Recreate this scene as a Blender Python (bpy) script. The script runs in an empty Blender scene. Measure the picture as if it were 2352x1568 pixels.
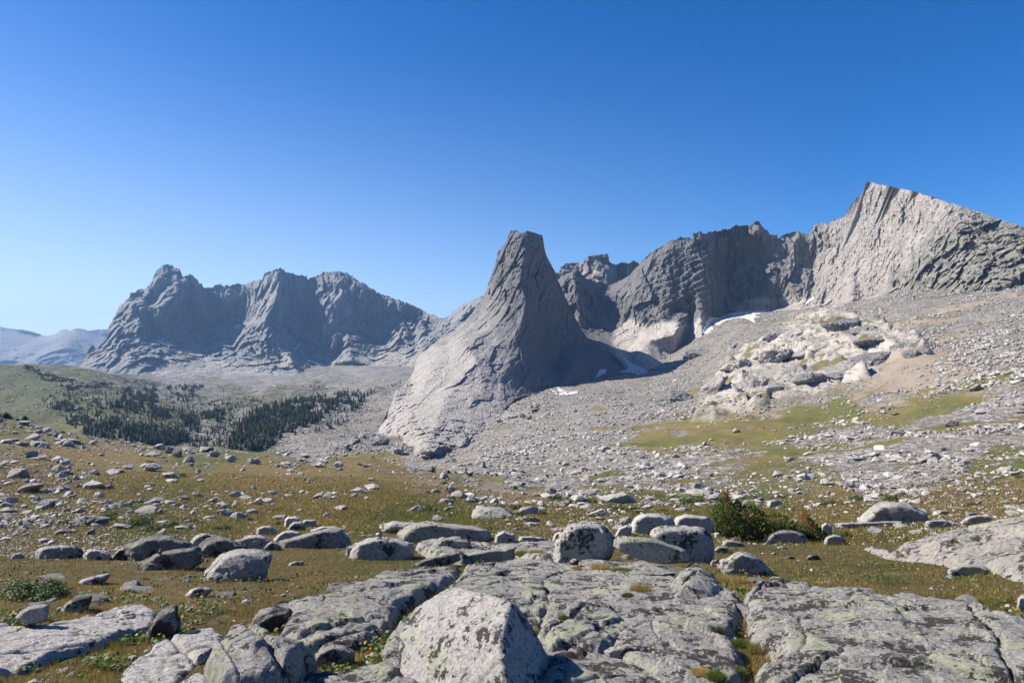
import bpy, bmesh, math, random
import numpy as np
from mathutils import Vector, geometry
from mathutils.bvhtree import BVHTree

random.seed(7); RNG = np.random.default_rng(11)
SC = bpy.context.scene
COL = SC.collection
# ------------------------------------------------------------------ camera
F, U0, V0, ZC = 1561.0, 1176.0, 810.0, 1.7       # units: a 2352 px wide frame
cam_d = bpy.data.cameras.new('camera'); cam = bpy.data.objects.new('camera', cam_d)
COL.objects.link(cam); SC.camera = cam
cam.location = (0, 0, ZC); cam.rotation_euler = (math.pi/2, 0, 0)
cam_d.sensor_width = 36; cam_d.lens = 36*F/2352.0
cam_d.shift_y = (V0-784.0)/2352.0
cam_d.clip_start = 0.1; cam_d.clip_end = 40000
# ------------------------------------------------------------------ light
SUN_AZ, SUN_EL = math.radians(-81), math.radians(41)   # azimuth clockwise from +Y
SD = Vector((math.sin(SUN_AZ)*math.cos(SUN_EL), math.cos(SUN_AZ)*math.cos(SUN_EL), math.sin(SUN_EL)))
sun_d = bpy.data.lights.new('sun', 'SUN'); sun = bpy.data.objects.new('sun', sun_d); COL.objects.link(sun)
sun_d.energy = 5.0; sun_d.angle = math.radians(0.5); sun_d.color = (1.0, 0.92, 0.80)
sun.rotation_euler = (-SD).to_track_quat('-Z', 'Y').to_euler()
W = bpy.data.worlds.new('World'); SC.world = W; W.use_nodes = True
wn = W.node_tree.nodes; bg = wn['Background']
sky = wn.new('ShaderNodeTexSky'); sky.sky_type = 'NISHITA'; sky.sun_disc = False
sky.sun_elevation = SUN_EL; sky.sun_rotation = SUN_AZ
sky.altitude = 3300; sky.air_density = 1.0; sky.dust_density = 4.5; sky.ozone_density = 2.6
hsv = wn.new('ShaderNodeHueSaturation'); hsv.inputs['Saturation'].default_value = 1.40; hsv.inputs['Hue'].default_value = .507; hsv.inputs['Value'].default_value = 1.0
W.node_tree.links.new(sky.outputs[0], hsv.inputs['Color'])
# smoke haze low on the sky, thicker towards the sun side
tcw = wn.new('ShaderNodeTexCoord'); sxyz = wn.new('ShaderNodeSeparateXYZ'); W.node_tree.links.new(tcw.outputs['Generated'], sxyz.inputs[0])
def wm(op, a, b=0.0, clamp=False):
    n = wn.new('ShaderNodeMath'); n.operation = op; n.use_clamp = clamp
    for k, q in enumerate((a, b)):
        if isinstance(q, bpy.types.NodeSocket): W.node_tree.links.new(q, n.inputs[k])
        else: n.inputs[k].default_value = q
    return n.outputs[0]
low = wm('POWER', wm('SUBTRACT', 1.0, wm('DIVIDE', wm('ABSOLUTE', sxyz.outputs[2]), .46), True), 1.9)
side = wm('ADD', .36, wm('MULTIPLY', sxyz.outputs[0], -.85), True)
mxw = wn.new('ShaderNodeMix'); mxw.data_type = 'RGBA'; W.node_tree.links.new(wm('MULTIPLY', wm('MULTIPLY', low, side), .95), mxw.inputs[0])
W.node_tree.links.new(hsv.outputs[0], mxw.inputs[6]); mxw.inputs[7].default_value = (4.9, 5.5, 6.0, 1)
W.node_tree.links.new(mxw.outputs[2], bg.inputs[0]); bg.inputs[1].default_value = 0.090
SC.view_settings.view_transform = 'Standard'; SC.view_settings.look = 'None'
SC.view_settings.exposure = 0.92; SC.view_settings.gamma = 1.0
SC.cycles.volume_bounces = 0; SC.cycles.max_bounces = 4; SC.cycles.diffuse_bounces = 1
SC.cycles.use_denoising = True

# ------------------------------------------------------------------ helpers
def U2W(u, v, y):
    return np.stack([(u-U0)/F*y, y*np.ones_like(u), ZC-(v-V0)/F*y], -1)

def _h(i, j, k, s):
    n = (i*374761393 + j*668265263 + k*2147483647 + s*1274126177) & 0xFFFFFFFF
    n = ((n ^ (n >> 13))*1274126177) & 0xFFFFFFFF
    n = ((n ^ (n >> 16))*2246822519) & 0xFFFFFFFF
    return n ^ (n >> 15)
def noise(p, s=0):
    """gradient noise about -1..1, p is (N,3)"""
    p = np.asarray(p, dtype=np.float64).reshape(-1, 3) + 1000.37
    f0 = np.floor(p); f = p-f0; i = f0.astype(np.int64)
    w = f*f*f*(f*(f*6-15)+10)
    r = np.zeros(len(p))
    for dx in (0, 1):
        wx = w[:, 0] if dx else 1-w[:, 0]
        for dy in (0, 1):
            wy = w[:, 1] if dy else 1-w[:, 1]
            for dz in (0, 1):
                wz = w[:, 2] if dz else 1-w[:, 2]
                h = _h(i[:, 0]+dx, i[:, 1]+dy, i[:, 2]+dz, s)
                gx = ((h & 1023)/511.5-1); gy = (((h >> 10) & 1023)/511.5-1); gz = (((h >> 20) & 1023)/511.5-1)
                r += wx*wy*wz*(gx*(f[:, 0]-dx)+gy*(f[:, 1]-dy)+gz*(f[:, 2]-dz))
    return r*1.35
def fbm(p, o=4, s=0, g=0.5, l=2.03):
    a, t, r = 1.0, 0.0, 0.0
    p = np.asarray(p, dtype=np.float64)
    for k in range(o):
        r = r + a*noise(p*(l**k), s+k*17); t += a; a *= g
    return r/t
def ridged(p, o=4, s=0, g=0.5, l=2.07):
    a, t, r = 1.0, 0.0, 0.0
    p = np.asarray(p, dtype=np.float64)
    for k in range(o):
        r = r + a*(1-2*np.abs(noise(p*(l**k), s+k*13))); t += a; a *= g
    return r/t
def cracks(p, s=0, w=0.06):
    n = noise(p, s); return np.exp(-(n/w)**2)
def facets(p, seed=0, tilt=1.0, off=1.0):
    """angular broken-block relief: every cell of a random cell pattern is its own tilted plane"""
    p = np.asarray(p, dtype=np.float64).reshape(-1, 3)+2000.13
    i0 = np.floor(p).astype(np.int64); best = np.full(len(p), 1e9); out = np.zeros(len(p)); sec = np.full(len(p), 1e9)
    for dx in (-1, 0, 1):
        for dy in (-1, 0, 1):
            for dz in (-1, 0, 1):
                i, j, k = i0[:, 0]+dx, i0[:, 1]+dy, i0[:, 2]+dz
                h = _h(i, j, k, seed); g = _h(i, j, k, seed+91)
                d = p-np.stack([i+(h & 1023)/1023., j+((h >> 10) & 1023)/1023., k+((h >> 20) & 1023)/1023.], -1)
                r = (d*d).sum(1); m = r < best
                val = off*(((g >> 22) & 1023)/511.5-1)+tilt*((((g) & 1023)/511.5-1)*d[:, 0]+(((g >> 11) & 1023)/511.5-1)*d[:, 2]+(((g >> 5) & 511)/255.5-1)*d[:, 1])
                out = np.where(m, val, out); best = np.minimum(best, r)
    return out
def sstep(a, b, x):
    t = np.clip((x-a)/(b-a), 0, 1); return t*t*(3-2*t)

def mesh_from(name, V, faces_flat, nper, mats, parent=None, smooth=True, attrs=None, matidx=None):
    me = bpy.data.meshes.new(name)
    V = np.asarray(V, dtype=np.float32).reshape(-1, 3)
    fl = np.asarray(faces_flat, dtype=np.int32).ravel()
    nf = len(fl)//nper
    me.vertices.add(len(V)); me.vertices.foreach_set('co', V.ravel())
    me.loops.add(len(fl)); me.loops.foreach_set('vertex_index', fl)
    me.polygons.add(nf); me.polygons.foreach_set('loop_start', np.arange(0, nf*nper, nper, dtype=np.int32))
    try: me.polygons.foreach_set('loop_total', np.full(nf, nper, dtype=np.int32))
    except Exception: pass
    for m in (mats if isinstance(mats, (list, tuple)) else [mats]): me.materials.append(m)
    if matidx is not None: me.polygons.foreach_set('material_index', np.asarray(matidx, dtype=np.int32))
    me.polygons.foreach_set('use_smooth', np.full(nf, bool(smooth)))
    if attrs:
        for k, a in attrs.items():
            at = me.color_attributes.new(k, 'FLOAT_COLOR', 'POINT')
            c = np.ones((len(V), 4), dtype=np.float32); c[:, :a.shape[1]] = a
            at.data.foreach_set('color', c.ravel())
    me.update(calc_edges=True); me.validate()
    return me
def link(name, me, parent=None):
    o = bpy.data.objects.new(name, me); COL.objects.link(o)
    if parent: o.parent = parent
    return o
def tag(o, label=None, cat=None, group=None, kind=None):
    if label: o['label'] = label
    if cat: o['category'] = cat
    if group: o['group'] = group
    if kind: o['kind'] = kind
    return o
def gridfaces(nr, nc, flip=False):
    i = np.arange(nr-1)[:, None]*nc+np.arange(nc-1)[None, :]
    q = np.stack([i, i+1, i+nc+1, i+nc], -1).reshape(-1, 4)
    return q[:, ::-1] if flip else q

# zoomed tracing frames -> the 2352-unit frame
RG = {0: (0, 0, 1), 1: (0, 545.5, .3418), 2: (803.9, 488.1, .3418), 3: (1550.4, 373.2, .3408), 4: (1550.4, 775.2, .3408),
      5: (0, 918.7, .3418), 6: (746.5, 918.7, .3418), 7: (0, 1165.7, .3662), 8: (574.2, 1165.7, .3662),
      9: (1435.5, 1119.7, .3896), 10: (1148.4, 1119.7, .3418), 11: (1894.9, 976.2, .1944), 12: (172.3, 1165.7, .2441), 13: (1091, 1320.7, .1953), 14: (1205.9, 631.6, .1953)}
def R(k, x, y):
    ox, oy, s = RG[k]; return ox+x*s, oy+y*s

# ------------------------------------------------------------------ materials
class NT:
    def __init__(s, name):
        s.m = bpy.data.materials.new(name); s.m.use_nodes = True; s.t = s.m.node_tree; s.n = s.t.nodes
        s.b = s.n['Principled BSDF']; s.b.inputs['Roughness'].default_value = 0.9
        try: s.b.inputs['Specular IOR Level'].default_value = 0.25
        except Exception: pass
        s.tc = s.n.new('ShaderNodeTexCoord').outputs['Object']
        s.geo = s.n.new('ShaderNodeNewGeometry')
    def L(s, a, b): s.t.links.new(a, b)
    def put(s, sock, v):
        if isinstance(v, bpy.types.NodeSocket): s.L(v, sock)
        else:
            if isinstance(v, (int, float)) and hasattr(sock.default_value, '__len__'): v = (v, v, v)
            try: sock.default_value = v
            except Exception: sock.default_value = (v[0], v[1], v[2], 1)
    def noise(s, scale, detail=4, rough=.55, vec=None, dist=0.0):
        n = s.n.new('ShaderNodeTexNoise'); n.inputs['Scale'].default_value = scale
        n.inputs['Detail'].default_value = detail; n.inputs['Roughness'].default_value = rough
        n.inputs['Distortion'].default_value = dist
        s.L(vec or s.tc, n.inputs['Vector']); return n.outputs['Fac']
    def voro(s, scale, vec=None, feature='F1', rnd=1.0):
        n = s.n.new('ShaderNodeTexVoronoi'); n.feature = feature; n.inputs['Scale'].default_value = scale
        n.inputs['Randomness'].default_value = rnd
        s.L(vec or s.tc, n.inputs['Vector']); return n
    def map(s, scale=(1, 1, 1), rot=(0, 0, 0), vec=None):
        n = s.n.new('ShaderNodeMapping'); n.inputs['Scale'].default_value = scale; n.inputs['Rotation'].default_value = rot
        s.L(vec or s.tc, n.inputs['Vector']); return n.outputs[0]
    def warp(s, scale, amt, vec=None):
        n = s.n.new('ShaderNodeTexNoise'); n.inputs['Scale'].default_value = scale; n.inputs['Detail'].default_value = 3
        s.L(vec or s.tc, n.inputs['Vector'])
        a = s.n.new('ShaderNodeVectorMath'); a.operation = 'MULTIPLY_ADD'; a.inputs[1].default_value = (amt,)*3
        s.L(n.outputs['Color'], a.inputs[0]); s.L(vec or s.tc, a.inputs[2]); return a.outputs[0]
    def ramp(s, f, stops, interp='LINEAR'):
        n = s.n.new('ShaderNodeValToRGB'); n.color_ramp.interpolation = interp
        e = n.color_ramp.elements
        while len(e) < len(stops): e.new(0.5)
        for i, (p, c) in enumerate(stops):
            e[i].position = p
            e[i].color = (c, c, c, 1) if isinstance(c, (int, float)) else (c[0], c[1], c[2], 1)
        s.L(f, n.inputs[0]); return n.outputs[0]
    def mix(s, f, a, b, mode='MIX'):
        n = s.n.new('ShaderNodeMix'); n.data_type = 'RGBA'; n.blend_type = mode
        s.put(n.inputs[0], f); s.put(n.inputs[6], a); s.put(n.inputs[7], b); return n.outputs[2]
    def math(s, op, a, b=0.0, c=0.0):
        n = s.n.new('ShaderNodeMath'); n.operation = op
        s.put(n.inputs[0], a); s.put(n.inputs[1], b); s.put(n.inputs[2], c); return n.outputs[0]
    def attr(s, name):
        n = s.n.new('ShaderNodeAttribute'); n.attribute_name = name
        p = s.n.new('ShaderNodeSeparateColor'); s.L(n.outputs['Color'], p.inputs[0]); return p.outputs, n.outputs['Color']
    def bump(s, h, dist, strength=1.0, prev=None):
        n = s.n.new('ShaderNodeBump'); n.inputs['Distance'].default_value = dist; n.inputs['Strength'].default_value = strength
        s.L(h, n.inputs['Height'])
        if prev: s.L(prev, n.inputs['Normal'])
        return n.outputs[0]
    def rnd(s):
        return s.n.new('ShaderNodeObjectInfo').outputs['Random']
    def done(s, col, nrm=None):
        s.put(s.b.inputs['Base Color'], col)
        if nrm: s.L(nrm, s.b.inputs['Normal'])
        return s.m

def mat_cliff(name, c0, c1, streak=0.5, sc=1.0, brown=0.3, bump=3.0):
    """weathered granite cliff; attribute 'mk' r = polished pale rock, g = rubble, b = brown"""
    m = NT(name); mk, _ = m.attr('mk')
    big = m.noise(0.006*sc, 6, .62)
    st = m.noise(0.03*sc, 5, .65, m.map((1, 1, .16)))
    fine = m.noise(0.16*sc, 7, .7)
    col = m.mix(m.ramp(big, [(.33, 0), (.66, 1)]), c0, c1)
    col = m.mix(m.ramp(st, [(.42, streak), (.60, 0)]), col, (0.13, .135, .15))
    col = m.mix(m.ramp(fine, [(.3, .75), (.52, 0)]), col, (0.12, .12, .125))
    wb = m.noise(0.02*sc, 5, .6, m.map((1, 1, .4)))
    col = m.mix(m.math('MULTIPLY', m.ramp(wb, [(.52, 0), (.7, 1)]), brown), col, (0.36, .27, .20))
    pol = m.mix(m.ramp(m.noise(0.05*sc, 6, .6, m.map((1, 1, .3))), [(.35, 0), (.6, 1)]), (.42, .385, .355), (.54, .495, .455))
    col = m.mix(mk[0], col, pol)
    rb = m.mix(m.ramp(m.noise(.09, 6, .7), [(.35, 0), (.65, 1)]), (.13, .13, .105), (.36, .345, .31))
    col = m.mix(mk[1], col, rb)
    v = m.voro(0.22*sc, m.warp(.05, 8), rnd=1.0); vb = m.n.new('ShaderNodeSeparateColor'); m.L(v.outputs['Color'], vb.inputs[0])
    col = m.mix(m.math('MULTIPLY', vb.outputs[0], .28), col, (.10, .10, .10))
    ce = m.ramp(m.voro(0.05*sc, m.map((1, 1, .45), vec=m.warp(.03, 25)), 'DISTANCE_TO_EDGE').outputs['Distance'], [(0, 0), (.06, 1)])
    gate = m.ramp(m.noise(.02*sc, 4, .6, m.map((1, 1, 1), (2, 2, 1))), [(.5, 0), (.62, 1)])
    inv = m.math('MULTIPLY', m.math('MULTIPLY', m.math('SUBTRACT', 1.0, ce), .5), gate)
    col = m.mix(inv, col, (.08, .08, .08))
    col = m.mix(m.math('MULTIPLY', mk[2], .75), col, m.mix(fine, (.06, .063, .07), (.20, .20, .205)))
    jn = m.noise(.045*sc, 5, .6, m.map((1, 1, .14), (0, .25, .3)))
    jl = m.ramp(m.math('ABSOLUTE', m.math('SUBTRACT', jn, .5)), [(.0, .75), (.012, 0)])
    col = m.mix(jl, col, (.055, .055, .06))
    fc = m.voro(.10*sc, m.map((1, 1, .5), vec=m.warp(.05, 6))); fc2 = m.voro(.30*sc, m.map((1, 1, .6), vec=m.warp(.15, 2)))
    n = m.bump(fine, bump*1.3, .9)
    n = m.bump(m.mix(.5, fc.outputs['Color'], fc2.outputs['Color']), bump*1.0, .7, n)
    n = m.bump(v.outputs['Distance'], bump*.7, .5, n)
    return m.done(col, n)

def mat_ground():
    m = NT('alpine_ground'); mk, _ = m.attr('mk'); mk2, _ = m.attr('mk2')
    n1 = m.noise(.035, 7, .68); n2 = m.noise(1.3, 6, .7); n3 = m.noise(14, 5, .7); n4 = m.noise(.35, 5, .6)
    far = m.math('MULTIPLY', mk2[1], .8)
    g = m.mix(m.ramp(n1, [(.35, 0), (.62, 1)]), (.270, .172, .052), (.205, .165, .042))
    g = m.mix(m.ramp(n4, [(.45, 0), (.66, .8)]), g, (.31, .24, .12))
    g = m.mix(m.ramp(n2, [(.35, .8), (.55, 0)]), g, (.15, .11, .042))
    g = m.mix(m.ramp(n3, [(.35, .7), (.6, 0)]), g, (.12, .09, .042))
    gr = m.mix(m.ramp(n2, [(.35, 0), (.65, 1)]), (.045, .065, .016), (.125, .15, .03))
    g = m.mix(m.math('MULTIPLY', mk[1], m.ramp(n4, [(.3, .6), (.6, 1)])), g, gr)
    tan = m.mix(m.ramp(n3, [(.3, 0), (.7, 1)]), (.22, .175, .125), (.33, .275, .21))
    g = m.mix(far, g, (.055, .062, .025))
    gv = m.voro(34); gvb = m.n.new('ShaderNodeSeparateColor'); m.L(gv.outputs['Color'], gvb.inputs[0])
    grav = m.mix(gvb.outputs[0], (.12, .10, .08), (.46, .42, .38))
    tan = m.mix(m.math('MULTIPLY', m.ramp(gv.outputs['Distance'], [(.25, 1), (.5, 0)]), .8), tan, grav)
    g = m.mix(m.ramp(m.math('ADD', mk2[0], m.math('MULTIPLY', m.math('SUBTRACT', n2, .5), 1.6)), [(.3, 0), (.5, 1)]), g, tan)
    # talus: cells of stones at several sizes
    wv = m.warp(.6, .6)
    def stones(scale, vec=None):
        v = m.voro(scale, vec)
        b = m.n.new('ShaderNodeSeparateColor'); m.L(v.outputs['Color'], b.inputs[0])
        return v.outputs['Distance'], b.outputs[0]
    d1, r1 = stones(.42, wv); d2, r2 = stones(1.5, wv); d3, r3 = stones(5.0)
    mm = m.mix(.5, r1, r2)
    s = m.mix(m.ramp(mm, [(.2, 0), (.8, 1)]), (.18, .17, .155), (.44, .41, .375))
    s = m.mix(m.ramp(d2, [(.35, 0), (.75, .6)]), s, (.12, .11, .10))
    s = m.mix(m.ramp(d1, [(.45, 0), (.85, .8)]), s, (.075, .07, .065))
    s = m.mix(m.ramp(n1, [(.38, .7), (.56, 0)]), s, (.15, .138, .12))
    s = m.mix(m.ramp(m.noise(.02, 6, .7, m.map((1, .5, 1), (1, 0, 2))), [(.56, 0), (.66, .75)]), s, (.15, .125, .06))
    f = m.ramp(m.math('ADD', mk[0], m.math('MULTIPLY', m.math('SUBTRACT', m.mix(.45, m.mix(.5, n4, n2), n1), .5), 2.6)), [(.44, 0), (.56, 1)])
    col = m.mix(f, g, s)
    # bedrock slabs
    wb = m.noise(.035, 6, .62, m.map((1, .35, 1.2), (0, 0, .5)))
    bd = m.mix(m.ramp(wb, [(.36, 0), (.60, 1)]), (.20, .195, .18), (.41, .375, .34))
    bd = m.mix(m.ramp(m.noise(.12, 6, .7, m.map((1, .5, 3), (0, 0, .5))), [(.34, .85), (.50, 0)]), bd, (.08, .08, .07))
    bd = m.mix(m.ramp(m.noise(.03, 5, .6), [(.54, 0), (.58, .9)]), bd, (.13, .11, .04))
    col = m.mix(mk[2], col, bd)
    hb = m.mix(mk[2], m.mix(f, n3, m.math('SUBTRACT', 1.0, d2)), wb)
    n = m.bump(n3, .03, .6)
    n = m.bump(m.mix(f, 0.5, m.math('SUBTRACT', 1.0, d1)), 1.2, .9, n)
    n = m.bump(hb, .35, .8, n)
    return m.done(col, n)

def mat_lichen(name, base, base2, black=.5, green=.5, orange=.3, sc=1.0, speck=.5, bump=1.0, per=False):
    m = NT(name)
    vec = m.tc
    if per:
        a = m.n.new('ShaderNodeVectorMath'); a.operation = 'MULTIPLY_ADD'
        cb = m.n.new('ShaderNodeCombineXYZ'); r = m.rnd()
        for k in range(3): m.L(r, cb.inputs[k])
        m.L(cb.outputs[0], a.inputs[0]); a.inputs[1].default_value = (57, 31, 77); m.L(m.tc, a.inputs[2]); vec = a.outputs[0]
    n_big = m.noise(1.1*sc, 6, .6, vec); n_mid = m.noise(7*sc, 6, .65, vec); n_fine = m.noise(26*max(1, sc/3), 6, .8, vec)
    n_sp = m.noise(75, 4, .85, vec)
    col = m.mix(m.ramp(n_big, [(.35, 0), (.65, 1)]), base, base2)
    col = m.mix(m.ramp(n_fine, [(.34, speck), (.50, 0)]), col, (.12, .115, .11))
    col = m.mix(m.ramp(n_sp, [(.38, speck), (.50, 0)]), col, (.07, .065, .06))
    col = m.mix(m.ramp(n_sp, [(.53, 0), (.64, speck*.9)]), col, (.70, .66, .62))
    col = m.mix(m.ramp(n_mid, [(.38, .5), (.5, 0)]), col, (.17, .165, .16))
    # pale green crusts
    gl = m.noise(4.2*sc, 9, .72, m.warp(9*sc, .06/sc, vec)); gm = m.noise(.8*sc, 3, .5, m.map((1, 1, 1), (1, 2, 3), vec))
    gf = m.math('ADD', gl, m.math('MULTIPLY', m.math('SUBTRACT', gm, .5), .8))
    t = .66-green*.20
    gc = m.mix(m.ramp(n_fine, [(.35, 0), (.65, 1)]), (.33, .35, .23), (.52, .545, .40))
    col = m.mix(m.ramp(gf, [(t, 0), (t+.035, .85)]), col, gc)
    # bright yellow-green map lichen
    yl = m.noise(5.5*sc, 7, .6, m.map((1, 1, 1), (2, 1, 0), vec))
    col = m.mix(m.ramp(yl, [(.70, 0), (.715, .9*min(1, green*2))]), col, (.45, .56, .10))
    # black crusts
    bl = m.noise(5.2*sc, 8, .70, m.warp(14*sc, .05/sc, m.map((1, 1, 1), (3, 0, 2), vec))); bm = m.noise(.9*sc, 3, .5, m.map((1, 1, 1), (0, 4, 1), vec))
    bf = m.math('ADD', bl, m.math('MULTIPLY', m.math('SUBTRACT', bm, .5), .9))
    t = .68-black*.20
    col = m.mix(m.ramp(bf, [(t, 0), (t+.02, .93)]), col, m.mix(n_fine, (.018, .016, .016), (.07, .06, .056)))
    ol = m.noise(6.5*sc, 6, .6, m.map((1, 1, 1), (5, 3, 2), vec))
    t = .74-orange*.08
    col = m.mix(m.ramp(ol, [(t, 0), (t+.03, .75)]), col, (.38, .15, .045))
    if per:
        hs = m.n.new('ShaderNodeHueSaturation'); m.L(col, hs.inputs['Color'])
        m.L(m.math('MULTIPLY_ADD', m.rnd(), .45, .78), hs.inputs['Value']); col = hs.outputs[0]
    n = m.bump(n_mid, .03*bump/max(1, sc/2), .8)
    n = m.bump(n_fine, .014*bump, .9, n)
    n = m.bump(n_sp, .006*bump, .9, n)
    return m.done(col, n)

def mat_rock_far(name, a, b, scale=1.0):
    """field stones: random tone per stone from vertex colour 'tn'"""
    m = NT(name); tn, _ = m.attr('tn')
    f = m.noise(3*scale, 6, .7)
    col = m.mix(tn[0], a, b)
    col = m.mix(m.ramp(f, [(.35, .65), (.55, 0)]), col, (.14, .135, .13))
    col = m.mix(m.math('MULTIPLY', tn[1], .5), col, (.36, .27, .22))
    return m.done(col, m.bump(f, .12, .7))

def mat_leaf(name, a, b, dark=None, spec=.2, tr=.15):
    m = NT(name); tn, _ = m.attr('tn')
    col = m.mix(tn[0], a, b)
    if dark: col = m.mix(m.math('MULTIPLY', tn[1], 1.0), col, dark)
    m.b.inputs['Roughness'].default_value = .6
    if tr:
        t = m.n.new('ShaderNodeBsdfTranslucent'); m.L(col, t.inputs[0])
        ms = m.n.new('ShaderNodeMixShader'); ms.inputs[0].default_value = tr
        m.L(m.b.outputs[0], ms.inputs[1]); m.L(t.outputs[0], ms.inputs[2])
        m.L(ms.outputs[0], m.n['Material Output'].inputs[0])
    return m.done(col)

M = {}
M['ground'] = mat_ground()
M['ping'] = mat_cliff('granite_tower', (.25, .245, .24), (.37, .36, .34), .45, 1.6, .12, 2.2)
M['wall'] = mat_cliff('granite_wall', (.24, .235, .235), (.38, .355, .33), .55, 1.2, .35, 3.5)
M['massif'] = mat_cliff('granite_massif', (.23, .235, .245), (.34, .34, .345), .4, .7, .15, 5)
M['far'] = mat_cliff('far_rock', (.17, .175, .17), (.30, .28, .26), .2, .3, .3, 8)

# ------------------------------------------------------------------ terrain profile
# per column u: (y, v) pairs; negative-leading tuple (y, None, z) gives z directly
NEAR = [(.5, None, 0.02), (3, None, 0.0), (4.5, None, -.2), (6, None, -.45), (8, None, -.95), (10.5, None, -1.45)]
COLS = {
 -700: NEAR+[(13,1290),(16,1285),(22,1270),(40,1180),(80,1030),(130,920),(170,870),(210,860),(300,None,-30),(500,None,-70),(700,1010),(1000,890),(1300,810),(1600,None,-20),(2300,None,-150),(3000,None,-250),(9000,None,-260)],
 0: NEAR+[(13,1292),(16,1284),(22,1265),(40,1190),(80,1075),(130,1000),(170,962),(195,962),(300,None,-45),(500,None,-72),(700,1010),(1000,910),(1300,833),(1500,None,-25),(2000,None,-150),(3000,None,-250),(9000,None,-260)],
 100: NEAR+[(13,1285),(16,1275),(22,1262),(40,1190),(80,1080),(130,1015),(170,985),(195,987),(300,None,-48),(500,None,-72),(700,1005),(1000,905),(1350,834),(1500,None,-25),(2000,None,-150),(3000,None,-250),(9000,None,-260)],
 200: NEAR+[(13,1275),(16,1264),(22,1255),(40,1185),(80,1090),(130,1032),(170,1008),(200,None,-25.5),(300,None,-50),(500,None,-75),(700,1000),(1000,910),(1400,848),(1700,None,-50),(2300,None,-90),(3000,None,-120),(9000,None,-260)],
 400: NEAR+[(13,1262),(16,1243),(22,1258),(40,1190),(80,1100),(130,1050),(170,1030),(200,None,-28),(300,None,-55),(500,None,-85),(700,1020),(1000,945),(1500,893),(2000,870),(2300,None,-75),(3000,None,-60),(9000,None,-260)],
 600: NEAR+[(13,1245),(15,1233),(20,None,-4.2),(40,1195),(80,1110),(130,1055),(165,1036),(200,None,-31),(300,None,-60),(500,None,-88),(700,1030),(1000,950),(1500,900),(2000,872),(2300,None,-75),(3000,None,-60),(9000,None,-260)],
 850: NEAR+[(13,1235),(15,1224),(20,None,-4.2),(40,1190),(80,1112),(120,1065),(150,1047),(200,None,-36),(300,None,-62),(500,None,-85),(700,1020),(850,985),(1000,950),(1300,918),(1500,885),(2000,850),(2300,None,-50),(3000,None,-60),(9000,None,-260)],
 1000: NEAR+[(13,1230),(15,1222),(20,None,-4.2),(40,1190),(80,1125),(110,1095),(130,1083),(200,None,-34),(300,None,-52),(450,None,-74),(600,1058),(800,None,-88),(1000,None,-75),(1500,None,-60),(2000,840),(2300,None,-50),(3000,None,-60),(9000,None,-260)],
 1100: NEAR+[(13,1230),(15,1224),(20,None,-4.1),(40,1190),(80,1135),(110,1108),(200,None,-34.5),(350,1065),(500,1050),(600,1030),(700,1000),(800,975),(1000,None,-75),(1500,None,-60),(3000,None,-60),(9000,None,-260)],
 1250: NEAR+[(13,1238),(16,None,-3.5),(20,None,-4),(40,1190),(70,1155),(100,1140),(150,1120),(250,1085),(400,1040),(600,985),(800,935),(1000,900),(1120,885),(1400,None,-35),(3000,None,-60),(9000,None,-260)],
 1400: NEAR+[(13,1238),(16,None,-3.5),(20,None,-4),(40,1188),(80,1150),(150,1105),(250,1065),(400,1010),(600,955),(800,915),(1000,885),(1150,868),(1400,None,-25),(3000,None,-60),(9000,None,-260)],
 1500: NEAR+[(13,1238),(16,None,-3.5),(20,None,-4),(40,1188),(80,1150),(150,1100),(250,1055),(400,1000),(600,945),(800,905),(1000,875),(1200,855),(1400,None,-20),(3000,None,-60),(9000,None,-260)],
 1620: NEAR+[(13,1242),(16,None,-3.5),(20,None,-4),(40,1188),(80,1150),(150,1095),(250,1046),(400,985),(600,925),(800,880),(1000,850),(1200,800),(1330,748),(1400,None,66),(3000,None,0),(9000,None,-260)],
 1700: NEAR+[(13,1245),(16,None,-3.5),(20,None,-4),(40,1190),(80,1150),(150,1090),(250,1040),(400,975),(600,905),(800,850),(1000,790),(1200,745),(1350,722),(1500,None,85),(3000,None,0),(9000,None,-260)],
 1900: NEAR+[(13,1250),(16,None,-3.6),(20,None,-4),(40,1195),(80,1145),(150,1080),(250,1025),(400,950),(550,890),(700,820),(900,745),(1000,716),(1100,712),(1300,700),(1500,None,95),(3000,None,0),(9000,None,-260)],
 2100: NEAR+[(13,1240),(16,None,-3.4),(20,None,-3.9),(40,1185),(80,1130),(150,1060),(250,990),(400,900),(550,820),(700,740),(850,700),(1000,660),(1150,None,110),(1500,None,110),(3000,None,0),(9000,None,-260)],
 2352: [(.5,None,.02),(3,None,0),(4.5,None,-.15),(6,None,-.35),(8,None,-.7),(10.5,None,-1.0),(13,1205),(18,1178),(25,None,-4.4),(40,1170),(80,1115),(150,1030),(250,950),(400,840),(550,760),(700,690),(850,650),(950,None,110),(1500,None,110),(3000,None,0),(9000,None,-260)],
 3100: [(.5,None,.02),(3,None,0),(4.5,None,-.1),(6,None,-.2),(8,None,-.5),(10.5,None,-.7),(13,1160),(18,1140),(25,1130),(40,1100),(80,1040),(150,930),(250,830),(400,720),(550,640),(700,580),(850,560),(950,None,170),(1500,None,170),(3000,None,0),(9000,None,-260)],
}
TU = np.linspace(-900, 3250, 900); TL = np.linspace(math.log(.5), math.log(9000), 930); TY = np.exp(TL)
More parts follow.
